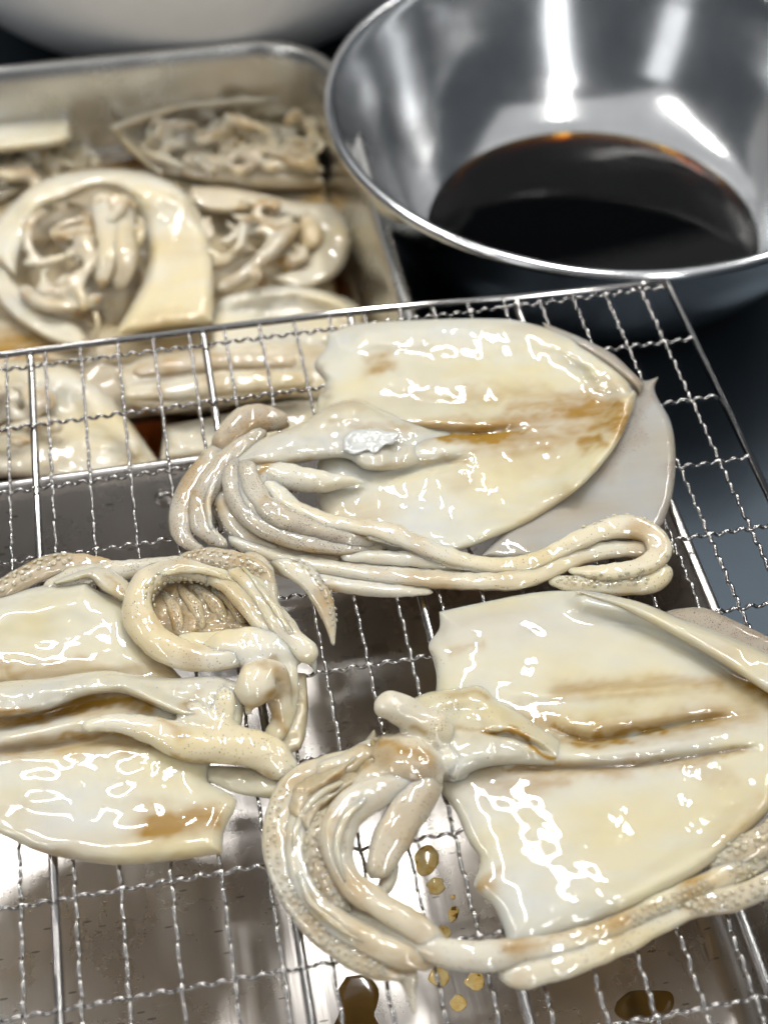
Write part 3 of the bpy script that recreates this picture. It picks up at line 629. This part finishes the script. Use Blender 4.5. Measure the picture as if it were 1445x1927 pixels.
arm(SB, [(470, 1102, 14, 4), (440, 1098, 18, 5), (400, 1084, 21, 6), (345, 1072, 24, 6), (295, 1082, 27, 6), (266, 1112, 28, 6), (262, 1152, 29, 5), (284, 1194, 30, 5), (330, 1226, 30, 5), (390, 1240, 26, 5), (440, 1236, 22, 6), (480, 1224, 14, 6)],
    (.04, .10, .06, 0), suck=(168, .08, .5, 1.7), paints=[('k', [(300, 1075), (262, 1150)], 22, .5), ('k', [(340, 1240), (430, 1256)], 14, .8), ('g', [(290, 1075), (330, 1062)], 20, .5)])
arm(SB, [(385, 1078, 15, 7), (430, 1104, 17, 8), (465, 1140, 18, 8), (495, 1180, 18, 7), (520, 1210, 14, 6)], (0, .25, .25, 0), suck=(-150, .2, .9, 1.4))
arm(SB, [(430, 1070, 16, 6), (470, 1100, 21, 7), (505, 1148, 23, 7), (540, 1192, 24, 6), (575, 1226, 22, 5), (588, 1250, 12, 4)], (0, .04, .08, 0))
arm(SB, [(330, 1060, 15, 3), (380, 1050, 20, 4), (430, 1056, 22, 5), (480, 1072, 20, 5), (505, 1100, 16, 4), (520, 1130, 8, 3)], (.15, .40, .2, .3), suck=[(60, .02, .8, 1.7, 4)])
arm(SB, [(455, 1045, 14, 3), (490, 1065, 18, 4), (503, 1100, 17, 4), (512, 1140, 12, 4), (535, 1175, 8, 4)], (.06, .3, .3, .1), suck=(-20, .1, .8, 1.6))
web(SB, pts=[[(110, 1100, 14, 0), (200, 1082, 18, 0), (310, 1066, 18, 0), (400, 1062, 16, 1)], [(440, 1090, 18, 2), (500, 1160, 20, 2), (550, 1215, 16, 2)], [(480, 1060, 14, 2), (525, 1150, 12, 2)]], base=(.3, .25, .15, .2))
for pts in ([(400, 1078, 5, 8), (450, 1110, 8, 9), (490, 1158, 8, 9), (530, 1214, 4, 6)], [(300, 1082, 5, 11), (350, 1070, 8, 11), (410, 1080, 7, 11), (450, 1104, 4, 9)], [(455, 1066, 4, 10), (500, 1120, 7, 11), (540, 1180, 7, 10), (566, 1226, 4, 7)]):
    arm(SB, pts, (.12, .2, .3, .05), name='strand')

# ------------------------------------------------------------------ squid C: nearest, cut by the right edge
SQ = thing('squid', tuple(at(1050, 1500, 0)), 'nearest opened squid, cut by the right edge of the photo, thick arms curling left', 'squid', 'opened squid draining on the rack')
sheet('fin', SQ, nu=60, nv=40, top=[(1230, 1160), (1268, 1147), (1323, 1144), (1378, 1166), (1445, 1198), (1520, 1240), (1560, 1290)], bot=[(1230, 1180), (1300, 1200), (1400, 1250), (1470, 1290), (1540, 1340)], th=2.6, edge=12, wav=.25, base=(.1, .95, .75, 0), z0=TOP)
sheet('mantle', SQ, nu=200, nv=160,
      top=[(826, 1151), (870, 1141), (918, 1131), (1010, 1114), (1102, 1112), (1194, 1131), (1286, 1167), (1378, 1201), (1445, 1232), (1510, 1275), (1545, 1320)],
      bot=[(957, 1782), (1010, 1772), (1056, 1759), (1110, 1742), (1171, 1717), (1263, 1672), (1332, 1629), (1392, 1580), (1445, 1527), (1505, 1440), (1548, 1350)],
      left=[(826, 1151), (826, 1183), (806, 1214), (818, 1250), (820, 1298), (800, 1370), (805, 1440), (826, 1484), (858, 1530), (881, 1583), (903, 1618), (893, 1668), (927, 1704), (946, 1744), (957, 1782)],
      right=[(1545, 1320), (1550, 1335), (1548, 1350)], th=4.0, edge=56, wav=.26, wl=18, base=CREAM, z0=TOP + .4, seed=4,
      lift=[([(1102, 1125), (1194, 1148), (1286, 1186), (1378, 1222), (1480, 1280)], 26, 6.0), ([(1171, 1700), (1332, 1615), (1445, 1515)], 34, 3.0)],
      ridge=[([(1010, 1360), (1060, 1384), (1110, 1396), (1194, 1382), (1286, 1362), (1400, 1345)], 12, -3.8), ([(1000, 1335), (1100, 1360), (1200, 1350), (1300, 1335)], 22, 2.2), ([(960, 1400), (1080, 1420), (1200, 1412), (1320, 1392), (1440, 1375)], 22, 2.4),
             ([(941, 1447), (1056, 1446), (1194, 1441), (1332, 1419), (1443, 1404)], 8, -2.2), ([(1102, 1150), (1250, 1195), (1350, 1250), (1420, 1310)], 14, -2.0), ([(1300, 1640), (1420, 1530)], 16, .8),
             ([(880, 1180), (1000, 1165), (1150, 1175)], 22, .9), ([(920, 1300), (1050, 1310), (1200, 1300), (1330, 1290)], 10, .7), ([(960, 1560), (1100, 1540), (1250, 1500)], 40, .8)],
      paints=[('s', [(980, 1350), (1100, 1380), (1240, 1366), (1420, 1340)], 26, .55), ('s', [(960, 1450), (1150, 1446), (1330, 1425)], 16, .5), ('s', [(1060, 1300), (1240, 1290), (1440, 1270)], 18, .45), ('s', [(920, 1470), (1000, 1476)], 34, .45), ('s', [(1030, 1368), (1080, 1390), (1110, 1394), (1194, 1382), (1250, 1370)], 11, 1.0), ('s', [(1240, 1372), (1340, 1355)], 8, .6), ('s', [(941, 1446), (1056, 1446)], 9, .6), ('s', [(1190, 1440), (1390, 1410)], 6, .7),
              ('s', [(930, 1480), (990, 1478), (1060, 1466)], 15, .5), ('s', [(1410, 1285), (1470, 1310)], 34, 1.0), ('s', [(905, 1672), (950, 1648)], 12, .55), ('s', [(1090, 1300), (1160, 1296), (1300, 1278), (1400, 1282)], 10, .4),
              ('s', [(1330, 1450), (1380, 1460)], 16, .25), ('k', [(812, 1240), (820, 1310)], 14, .9), ('g', [(806, 1215), (820, 1310)], 10, .35), ('g', [(1230, 1165), (1330, 1190)], 14, .2), ('s', [(850, 1222), (900, 1216)], 8, .3), ('s', [(1320, 1620), (1440, 1510)], 12, .2)])
# far folded edge of the mantle
sheet('rolled_edge', SQ, nu=90, nv=24, top=[(1080, 1111), (1194, 1130), (1286, 1166), (1378, 1200), (1445, 1231), (1520, 1280)], bot=[(1084, 1113), (1190, 1156), (1270, 1198), (1360, 1250), (1430, 1296), (1500, 1340)], z0=TOP + 7, th=4.2, edge=18, wav=.25, base=(.02, .08, 0, 0))
sheet('retractor_flap', SQ, nu=110, nv=60, top=[(764, 1322), (804, 1303), (860, 1296), (905, 1291), (935, 1318), (985, 1346), (1040, 1384), (1100, 1412), (1160, 1430)], bot=[(800, 1364), (830, 1420), (850, 1470), (900, 1448), (950, 1440), (1010, 1440), (1060, 1442), (1110, 1444), (1160, 1440)],
      z0=TOP + 4.6, th=5.4, edge=30, fade=.45, drop=5, wav=.45, wl=11, base=(.03, .04, .04, 0),
      ridge=[([(880, 1350), (940, 1362), (1010, 1390), (1080, 1420)], 18, 2.6), ([(900, 1378), (964, 1384), (1010, 1402), (1047, 1428)], 6, -3.0), ([(870, 1410), (950, 1414), (1020, 1432)], 20, 2.0), ([(800, 1340), (900, 1332)], 10, -2)],
      paints=[('s', [(900, 1378), (964, 1384), (1010, 1402), (1047, 1428)], 5, .9), ('k', [(826, 1345), (826, 1475)], 22, .85), ('s', [(845, 1306), (900, 1300)], 14, .4), ('s', [(790, 1365), (900, 1370)], 6, .4), ('s', [(890, 1290), (905, 1310)], 10, .5)])
fuse('head', SQ, [([(704, 1338, 33, 12), (735, 1330, 34, 11), (775, 1346, 32, 9), (815, 1370, 34, 6), (850, 1400, 40, 3)], .8),
                  ([(715, 1385, 28, 4), (742, 1412, 46, 4), (770, 1440, 58, 4), (788, 1474, 48, 3), (780, 1504, 30, 2)], .58), ([(730, 1440, 40, 5), (690, 1490, 34, 5), (660, 1516, 24, 6)], .6),
                  ([(835, 1400, 44, 2), (850, 1440, 40, 1), (836, 1470, 22, 1)], .75), ([(700, 1400, 24, 2), (670, 1430, 24, 2), (620, 1452, 28, 1), (580, 1472, 26, 1)], .75)],
     base=(.06, .10, .10, 0), smooth=8, paints=[('g', [(735, 1410), (790, 1450), (790, 1500)], 34, .45), ('s', [(705, 1398), (760, 1410), (800, 1424)], 20, .7), ('s', [(700, 1420), (760, 1440), (780, 1480)], 50, .42), ('g', [(800, 1450), (790, 1510)], 26, .7), ('k', [(790, 1460), (786, 1510)], 22, .9), ('s', [(700, 1375), (690, 1405)], 14, .45),
                                                ('k', [(826, 1345), (830, 1470)], 20, .8), ('s', [(600, 1448), (660, 1440)], 18, .35), ('s', [(780, 1364), (815, 1386)], 8, .5)])
sheet('membrane', SQ, nu=60, nv=40, top=[(704, 1372), (676, 1404), (630, 1436), (580, 1452), (545, 1478), (526, 1520)], bot=[(740, 1460), (700, 1480), (660, 1492), (625, 1510), (600, 1540), (585, 1580)], z0=TOP + 2, th=5, edge=22, wav=.9, wl=8, base=(.22, .12, .05, .1),
      ridge=[([(700, 1400), (640, 1450), (560, 1500)], 8, 2.5), ([(720, 1440), (650, 1478), (590, 1530)], 8, 2.5), ([(690, 1420), (630, 1466)], 6, -2)], paints=[('s', [(700, 1375), (696, 1440)], 14, .6), ('s', [(620, 1470), (680, 1450)], 12, .45)])
web(SQ, pts=[[(600, 1500, 24, 0), (560, 1570, 24, 0), (560, 1650, 24, 0), (600, 1720, 24, 0), (670, 1775, 22, 0), (760, 1816, 16, 0)], [(600, 1580, 24, 0), (610, 1660, 26, 0), (650, 1720, 24, 0), (720, 1760, 18, 0)], [(640, 1600, 20, 1), (660, 1680, 18, 1), (740, 1740, 14, 1)], [(900, 1810, 16, 0), (1050, 1800, 18, 0), (1180, 1750, 18, 0), (1300, 1704, 18, 0), (1420, 1650, 18, 0)]],
    base=(.36, .18, .1, .2))
TANP = ('t', [(590, 1640), (640, 1700)], 30, .4)
arm(SQ, [(690, 1480, 20, 1), (640, 1492, 26, 1), (592, 1520, 30, 0), (562, 1570, 26, 0), (566, 1620, 20, 0)], (.2, .08, .05, .1))
arm(SQ, [(720, 1390, 14, 3), (668, 1425, 22, 2), (610, 1450, 30, 1), (558, 1482, 33, 0), (530, 1532, 31, 0), (523, 1588, 29, 0), (533, 1650, 27, 0), (562, 1706, 26, 0), (604, 1754, 26, 0), (655, 1794, 26, 0), (714, 1822, 22, 0), (775, 1834, 14, 0)],
    (.16, .06, .08, .08), suck=[(60, .3, .55, 1.3, 2), (62, .55, .94, 1.6, 3)], paints=[('s', [(560, 1700), (660, 1790), (760, 1820)], 10, .4), ('s', [(540, 1480), (600, 1455)], 22, .3)])
arm(SQ, [(640, 1490, 16, 3), (596, 1508, 22, 2), (566, 1540, 22, 2), (556, 1590, 22, 2), (568, 1645, 24, 2), (594, 1694, 26, 2), (640, 1738, 28, 2), (698, 1772, 29, 2), (760, 1798, 26, 2), (822, 1812, 17, 1)], (.10, .06, .04, 0), paints=[('s', [(600, 1600), (640, 1700)], 12, .25)])
arm(SQ, [(640, 1520, 16, 4), (605, 1560, 24, 4), (600, 1610, 28, 3), (618, 1660, 26, 3), (640, 1704, 22, 2), (650, 1730, 12, 1)], (.14, .10, .15, .30), suck=[(80, .15, .98, 2.0, 4)])
arm(SQ, [(800, 1430, 16, 6), (765, 1464, 26, 7), (712, 1488, 32, 7), (660, 1518, 36, 8), (634, 1566, 32, 8), (638, 1620, 28, 7), (665, 1668, 27, 6), (715, 1704, 27, 5), (768, 1736, 27, 4), (815, 1772, 24, 3), (850, 1800, 12, 2)],
    (.10, .12, .10, 0), paints=[('k', [(640, 1560), (640, 1640)], 24, .3), ('s', [(620, 1540), (632, 1590)], 12, .3)])
arm(SQ, [(812, 1430, 20, 5), (796, 1480, 32, 5), (762, 1530, 38, 4), (735, 1580, 38, 3), (716, 1622, 30, 3), (696, 1654, 14, 3)], (.12, .25, .22, 0))
arm(SQ, [(728, 1580, 16, 0), (736, 1630, 16, 0), (726, 1668, 15, 0), (700, 1690, 9, 0)], PALE)
arm(SQ, [(640, 1700, 12, 1), (660, 1730, 18, 1), (720, 1752, 22, 1), (780, 1772, 24, 2), (845, 1794, 28, 3), (910, 1798, 30, 3), (975, 1790, 26, 2), (1056, 1776, 22, 2), (1148, 1748, 20, 2), (1217, 1714, 21, 2), (1286, 1682, 23, 1), (1355, 1652, 26, 0), (1424, 1610, 28, 0), (1500, 1560, 24, 0)],
    (.03, .10, .22, 0), suck=[(60, .62, .8, 1.6), (50, .84, .99, 2.4)], paints=[('s', [(960, 1790), (1100, 1752), (1230, 1700)], 9, .4), ('g', [(1360, 1620), (1445, 1590)], 26, .3)])
arm(SQ, [(940, 1820, 16, 0), (972, 1834, 30, 0), (1033, 1822, 30, 0), (1102, 1800, 28, 0), (1180, 1766, 26, 0), (1240, 1734, 24, 0), (1309, 1706, 24, 0), (1380, 1690, 24, 0), (1445, 1664, 24, 0), (1510, 1630, 20, 0)],
    (.02, .08, .18, 0), suck=[(70, .62, .98, 2.1)], paints=[('s', [(1010, 1800), (1100, 1776), (1200, 1734)], 7, .4)])
arm(SQ, [(1330, 1630, 14, 1), (1400, 1600, 26, 2), (1460, 1570, 30, 2), (1530, 1520, 26, 1)], (.06, .5, .5, .15), suck=[(110, .1, .7, 2.2)])
arm(SQ, [(740, 1816, 16, 0), (768, 1838, 20, -1), (774, 1870, 10, -1.5), (780, 1908, 4, -2)], (.05, .6, .3, 0))
for pts in ([(648, 1470, 5, 8), (596, 1500, 9, 6), (562, 1550, 9, 5), (552, 1610, 5, 5)], [(672, 1500, 6, 8), (628, 1540, 9, 7), (612, 1590, 8, 6), (618, 1650, 4, 6)], [(560, 1640, 5, 6), (590, 1700, 8, 6), (650, 1752, 8, 6), (740, 1798, 4, 5)], [(690, 1500, 5, 14), (650, 1540, 8, 14), (634, 1600, 7, 13), (650, 1660, 3, 11)]):
    arm(SQ, pts, (.18, .1, .1, .1), name='strand')

# ------------------------------------------------------------------ squid marinating in the back tray
ZT = Z_TABLE + 4
def bsq(label, c): return thing('squid', tuple(at(*c, ZT)), label, 'squid', 'squid marinating in the back tray')
def barm(S, pts, base=(.04, .3, .1, .1), **k): return arm(S, [(x, y, r, h) for x, y, r, h in pts], base, z_base=ZT, sides=12, **k)
def clump(S, cx, cy, rx, ry, n, h, seed, base=(.06, .15, .0, .08)):
    r = np.random.RandomState(seed); bits = []; cols = []
    for i in range(n):
        t = r.uniform(0, 6.28); k = math.sqrt(r.uniform(0, 1)); x, y = cx + rx * k * math.cos(t), cy + ry * k * math.sin(t)
        a = r.uniform(0, 6.28); c = r.uniform(-.55, .55); w = r.uniform(10, 19); z = h + r.uniform(-4, 9); p = []
        for q in range(5):
            p.append((x, y, w * (.75, 1, 1, .8, .45)[q], z + r.uniform(-1.5, 1.5))); x += 27 * math.cos(a); y += 19 * math.sin(a); a += c + r.normal() * .35
            e = math.hypot((x - cx) / rx, (y - cy) / ry)
            if e > 1: x, y = cx + (x - cx) / e, cy + (y - cy) / e
        bits.append((p, .8)); cols.append(('g', [q[:2] for q in p], 9, float(np.clip(r.normal(.28, .28), 0, .8)))); cols.append(('st'[i % 2], [q[:2] for q in p], 7, float(np.clip(r.normal(.2, .25), 0, .8))))
    fuse('arms', S, bits, 1.5, 14, cols, base, zb=ZT)
S1 = bsq('marinating squid with its mantle arched over a clump of arms, front left of the tray', (150, 480))
sheet('mantle', S1, nu=80, nv=50, top=[(-30, 470), (0, 410), (60, 352), (130, 324), (210, 318), (290, 330), (350, 365), (388, 430), (402, 520), (400, 606)],
      bot=[(30, 520), (40, 470), (80, 400), (140, 372), (190, 352), (238, 370), (268, 430), (280, 480), (262, 545), (215, 630)], z0=ZT + 20, th=6, edge=26, wav=.8, wl=20, base=(.04, .03, 0, 0),
      lift=[([(60, 352), (210, 330), (330, 370)], 50, 8)], paints=[('s', [(150, 372), (230, 360)], 20, .3), ('g', [(330, 380), (370, 400)], 20, .35)])
sheet('mantle_side', S1, nu=40, nv=24, top=[(-40, 480), (-20, 540), (30, 600), (90, 640), (150, 660)], bot=[(20, 500), (40, 545), (90, 580), (140, 606), (170, 640)], z0=ZT + 14, th=5, edge=16, wav=.5, base=(.02, .15, 0, 0))
clump(S1, 130, 480, 118, 100, 30, 20, 5); clump(S1, 220, 430, 44, 70, 10, 28, 6)
barm(S1, [(180, 372, 14, 30), (200, 420, 20, 32), (205, 480, 20, 30), (190, 540, 14, 24)], (.05, .2, 0, .1))
barm(S1, [(240, 380, 12, 30), (232, 440, 20, 32), (236, 500, 18, 30), (222, 545, 12, 24)], (.05, .35, 0, .1))
barm(S1, [(40, 540, 12, 20), (80, 570, 16, 22), (130, 576, 16, 22), (190, 560, 12, 20)], (.02, .4, 0, 0))
S2 = bsq('marinating squid against the far right corner, its arms spread toward the bowl', (420, 260))
sheet('mantle', S2, nu=70, nv=36, top=[(206, 236), (260, 212), (340, 190), (430, 178), (500, 174), (552, 176)], bot=[(300, 330), (330, 332), (400, 340), (470, 345), (520, 344), (560, 340)], left=[(206, 236), (235, 280), (300, 330)], right=[(552, 176), (566, 250), (560, 340)], z0=ZT + 8, th=5, edge=18, wav=.7, base=(.08, .3, 0, .1),
      lift=[([(206, 236), (340, 196), (540, 178)], 22, 16), ([(215, 250), (300, 325)], 16, 8)], ridge=[([(300, 260), (500, 260)], 50, -3)], paints=[('s', [(420, 250)], 60, .35), ('g', [(340, 250), (460, 250)], 40, .5)])
clump(S2, 430, 265, 180, 55, 28, 16, 8); clump(S2, 560, 270, 70, 60, 10, 16, 18, (.1, .1, 0, .3))
for y, h in ((300, 14), (322, 10)): barm(S2, [(340, y, 14, h), (430, y + 8, 22, h), (520, y + 14, 22, h), (610, y + 20, 14, h)], (.08, .15, 0, .25))
S3 = bsq('marinating squid beside the tray wall nearest the steel bowl, arms curled in a nest', (530, 440))
sheet('mantle', S3, nu=70, nv=40, top=[(360, 350), (430, 352), (500, 366), (560, 380), (620, 384), (655, 420), (660, 470), (630, 520), (560, 552)], bot=[(350, 380), (400, 400), (470, 400), (520, 408), (570, 420), (590, 440), (590, 470), (560, 500), (500, 520)], z0=ZT + 14, th=6, edge=20, wav=.6, base=(.05, .08, 0, .1), lift=[([(600, 400), (650, 440)], 40, 6)], paints=[('s', [(550, 440), (580, 420)], 20, .3)])
clump(S3, 480, 450, 100, 74, 26, 18, 15)
barm(S3, [(410, 545, 12, 18), (470, 510, 16, 22), (520, 460, 18, 26), (560, 420, 16, 26)], (.02, .45, 0, 0)); barm(S3, [(570, 470, 16, 18), (590, 440, 24, 18), (580, 400, 20, 20)], (.14, .1, 0, .4))
S4 = bsq('pale marinating mantle lying in front of the curled arms, by the rack edge', (560, 570))
sheet('mantle', S4, nu=60, nv=36, top=[(395, 610), (420, 560), (500, 538), (580, 540), (650, 560), (694, 590)], bot=[(400, 690), (470, 680), (550, 668), (630, 650), (690, 630)], z0=ZT + 10, th=6, edge=22, wav=.7, base=(.06, .02, 0, 0), lift=[([(420, 560), (560, 542), (680, 580)], 20, 6)], ridge=[([(420, 600), (650, 590)], 16, -2)])
S5 = bsq('marinating squid at the far left of the tray with its mantle folded over', (60, 270))
sheet('mantle', S5, nu=60, nv=30, top=[(-120, 270), (-60, 240), (0, 232), (70, 226), (125, 222), (136, 240)], bot=[(-120, 330), (-60, 300), (0, 290), (60, 282), (110, 276), (138, 262)], z0=ZT + 26, th=8, edge=22, wav=.5, base=(0, .02, 0, 0))
sheet('lower_mantle', S5, nu=60, nv=30, top=[(-120, 300), (0, 285), (90, 275), (150, 250), (180, 290)], bot=[(-120, 420), (-40, 400), (20, 372), (90, 345), (170, 320)], z0=ZT + 6, th=6, edge=22, wav=.8, base=(.08, .3, 0, .1))
clump(S5, 50, 310, 130, 40, 20, 14, 25)
S6 = bsq('marinating squid under the rack mesh at the left edge of the photo', (120, 780))
sheet('mantle', S6, nu=70, nv=44, top=[(-120, 720), (-40, 690), (40, 678), (130, 690), (190, 730), (250, 800), (300, 870)], bot=[(-120, 900), (-40, 900), (60, 900), (130, 910), (200, 910), (250, 905), (296, 890)], z0=ZT + 16, th=7, edge=28, wav=.9, base=(.05, .02, 0, 0), lift=[([(60, 700), (150, 720), (260, 830)], 34, 6)], paints=[('s', [(0, 760), (40, 800)], 34, .3), ('s', [(250, 870)], 30, .25)])
clump(S6, 10, 780, 110, 55, 16, 26, 35)
S7 = bsq('marinating squid under the rack mesh left of the opened one, bands of mantle crossing', (420, 730))
sheet('mantle', S7, nu=70, nv=40, top=[(215, 700), (280, 670), (360, 660), (450, 650), (540, 640), (640, 650)], bot=[(240, 765), (300, 780), (380, 770), (460, 760), (560, 750), (660, 760)], z0=ZT + 16, th=7, edge=26, wav=.9, base=(.05, .10, 0, .1), ridge=[([(260, 720), (400, 706), (600, 690)], 12, -3)], paints=[('s', [(330, 680), (460, 690)], 20, .4), ('g', [(300, 700)], 30, .4)])
barm(S7, [(230, 740, 16, 28), (330, 735, 24, 30), (450, 720, 26, 30), (590, 715, 20, 28)], (.03, .05, 0, .05)); barm(S7, [(250, 700, 14, 28), (330, 690, 18, 30), (420, 680, 18, 30), (560, 680, 14, 28)], (.14, .35, 0, .25))
S8 = bsq('cream marinating mantle under the rack, just behind the drip tray rim', (430, 800))
sheet('mantle', S8, nu=60, nv=36, top=[(310, 800), (400, 785), (480, 765), (560, 750), (650, 760)], bot=[(300, 870), (400, 860), (470, 850), (560, 840), (650, 850)], z0=ZT + 14, th=7, edge=24, wav=.8, base=(.06, .02, 0, .05))
S9 = bsq('marinating squid in the middle of the tray, a stiff pale quill poking between mantles', (190, 600))
sheet('mantle', S9, nu=60, nv=36, top=[(-60, 600), (20, 600), (110, 600), (220, 610), (320, 600), (420, 590)], bot=[(-60, 700), (40, 690), (120, 690), (220, 690), (320, 680), (420, 670)], z0=ZT + 4, th=6, edge=24, wav=.9, base=(.25, .15, 0, .1), paints=[('s', [(0, 650), (110, 650)], 40, .8), ('s', [(330, 640)], 40, .5)])
barm(S9, [(178, 585, 4, 26), (184, 610, 5, 24), (176, 660, 5, 14)], (.1, .45, 0, .2), name='quill')
# shallow marinade on the tray floor
P = rounded_rect(-240 + 13, 161 - 13, -40 + 13, 257 - 13, 30); zb = ZT + 3.2
V = np.vstack([np.c_[P, np.full(len(P), ZT - .6)], np.c_[P, np.full(len(P), zb)]]); k = len(P)
F = [list(f) for f in grid_faces(2, k, wrap_v=True)] + [list(range(k))[::-1], list(range(k, 2 * k))]
tag(mesh('marinade', V, F, DRIP, smooth=False), 'thin amber marinade covering the floor of the squid tray', 'sauce')
SF = bsq('pale marinating squid spread flat at the bottom of the tray under the others', (250, 560))
sheet('mantle', SF, nu=60, nv=50, top=[(-60, 300), (100, 290), (250, 300), (400, 310), (560, 320), (620, 330)], bot=[(-60, 800), (100, 800), (250, 790), (400, 780), (560, 770), (650, 760)], z0=ZT - .5, th=6, edge=30, wav=1.4, wl=22, base=(.22, .25, 0, .1), paints=[('s', [(180, 290), (210, 300)], 26, .9), ('s', [(590, 360), (620, 370)], 30, .9), ('s', [(20, 650)], 50, .7), ('s', [(310, 770)], 30, .8)])

# ------------------------------------------------------------------ sauce dripped on the tray floor
def drop(outline, h, label, mat, group='sauce drops on the tray floor'):
    p = spline(list(outline) + [outline[0]], 49)[:-1]; w = at(p[:, 0], p[:, 1], Z_FLOOR); c = w.mean(0); n = len(w); V = []; 
    for k, (s, z) in enumerate(((1, .02), (.985, .22), (.95, .5), (.87, .8), (.7, .95), (.4, 1.0))): V.append(np.c_[c[:2] + (w[:, :2] - c[:2]) * s, np.full(n, Z_FLOOR + .05 + .55 * h * z)])
    V = np.vstack(V); F = [list(f) for f in grid_faces(6, n, wrap_v=True)] + [list(range(n))[::-1], list(range(5 * n, 6 * n))]
    o = mesh('sauce_drop', V, F, mat); tag(o, label, 'drop', group); return o
def ell(x, y, a, b, rot=0., wob=.08, seed=0):
    r = np.random.RandomState(seed); q = np.linspace(0, 6.283, 13)[:-1]; k = 1 + wob * r.normal(size=12); c, s = math.cos(rot), math.sin(rot)
    return [(x + (a * math.cos(t) * c - b * math.sin(t) * s) * f, y + (a * math.cos(t) * s + b * math.sin(t) * c) * f) for t, f in zip(q, k)]
for i, (x, y, a, b, h, lab) in enumerate(((802, 1618, 22, 28, 1.6, 'largest amber drop, topmost of the row beside the nearest squid arms'), (820, 1668, 17, 17, 1.3, 'round amber drop just below the largest drop'),
    (852, 1720, 10, 16, 1.2, 'narrow teardrop shaped amber drop between two wires'), (834, 1755, 14, 14, 1.2, 'deep amber drop touching the row wire above the long arm'), (852, 1688, 5, 5, .7, 'tiny sauce bead in the middle of the drop row'),
    (826, 1838, 20, 18, 1.2, 'amber drop half hidden under the long pale arm'), (893, 1848, 18, 17, 1.1, 'pale amber drop below the long arm, right of the wire'), (862, 1888, 16, 16, 1.0, 'palest lowest drop near the bottom edge'))):
    drop(ell(x, y, a, b, .2, .06, i), h, lab, AMBER)
drop([(652, 1838), (690, 1836), (712, 1862), (710, 1890), (704, 1910), (716, 1940), (700, 1985), (640, 1990), (622, 1950), (640, 1900), (636, 1866)], .9, 'big dark brown puddle at the bottom edge below the arms', PUDDLE)
drop([(1160, 1885), (1185, 1866), (1220, 1864), (1262, 1868), (1264, 1900), (1230, 1924), (1180, 1922), (1156, 1905)], .9, 'dark brown puddle at the bottom right, crossed by a wire', PUDDLE)
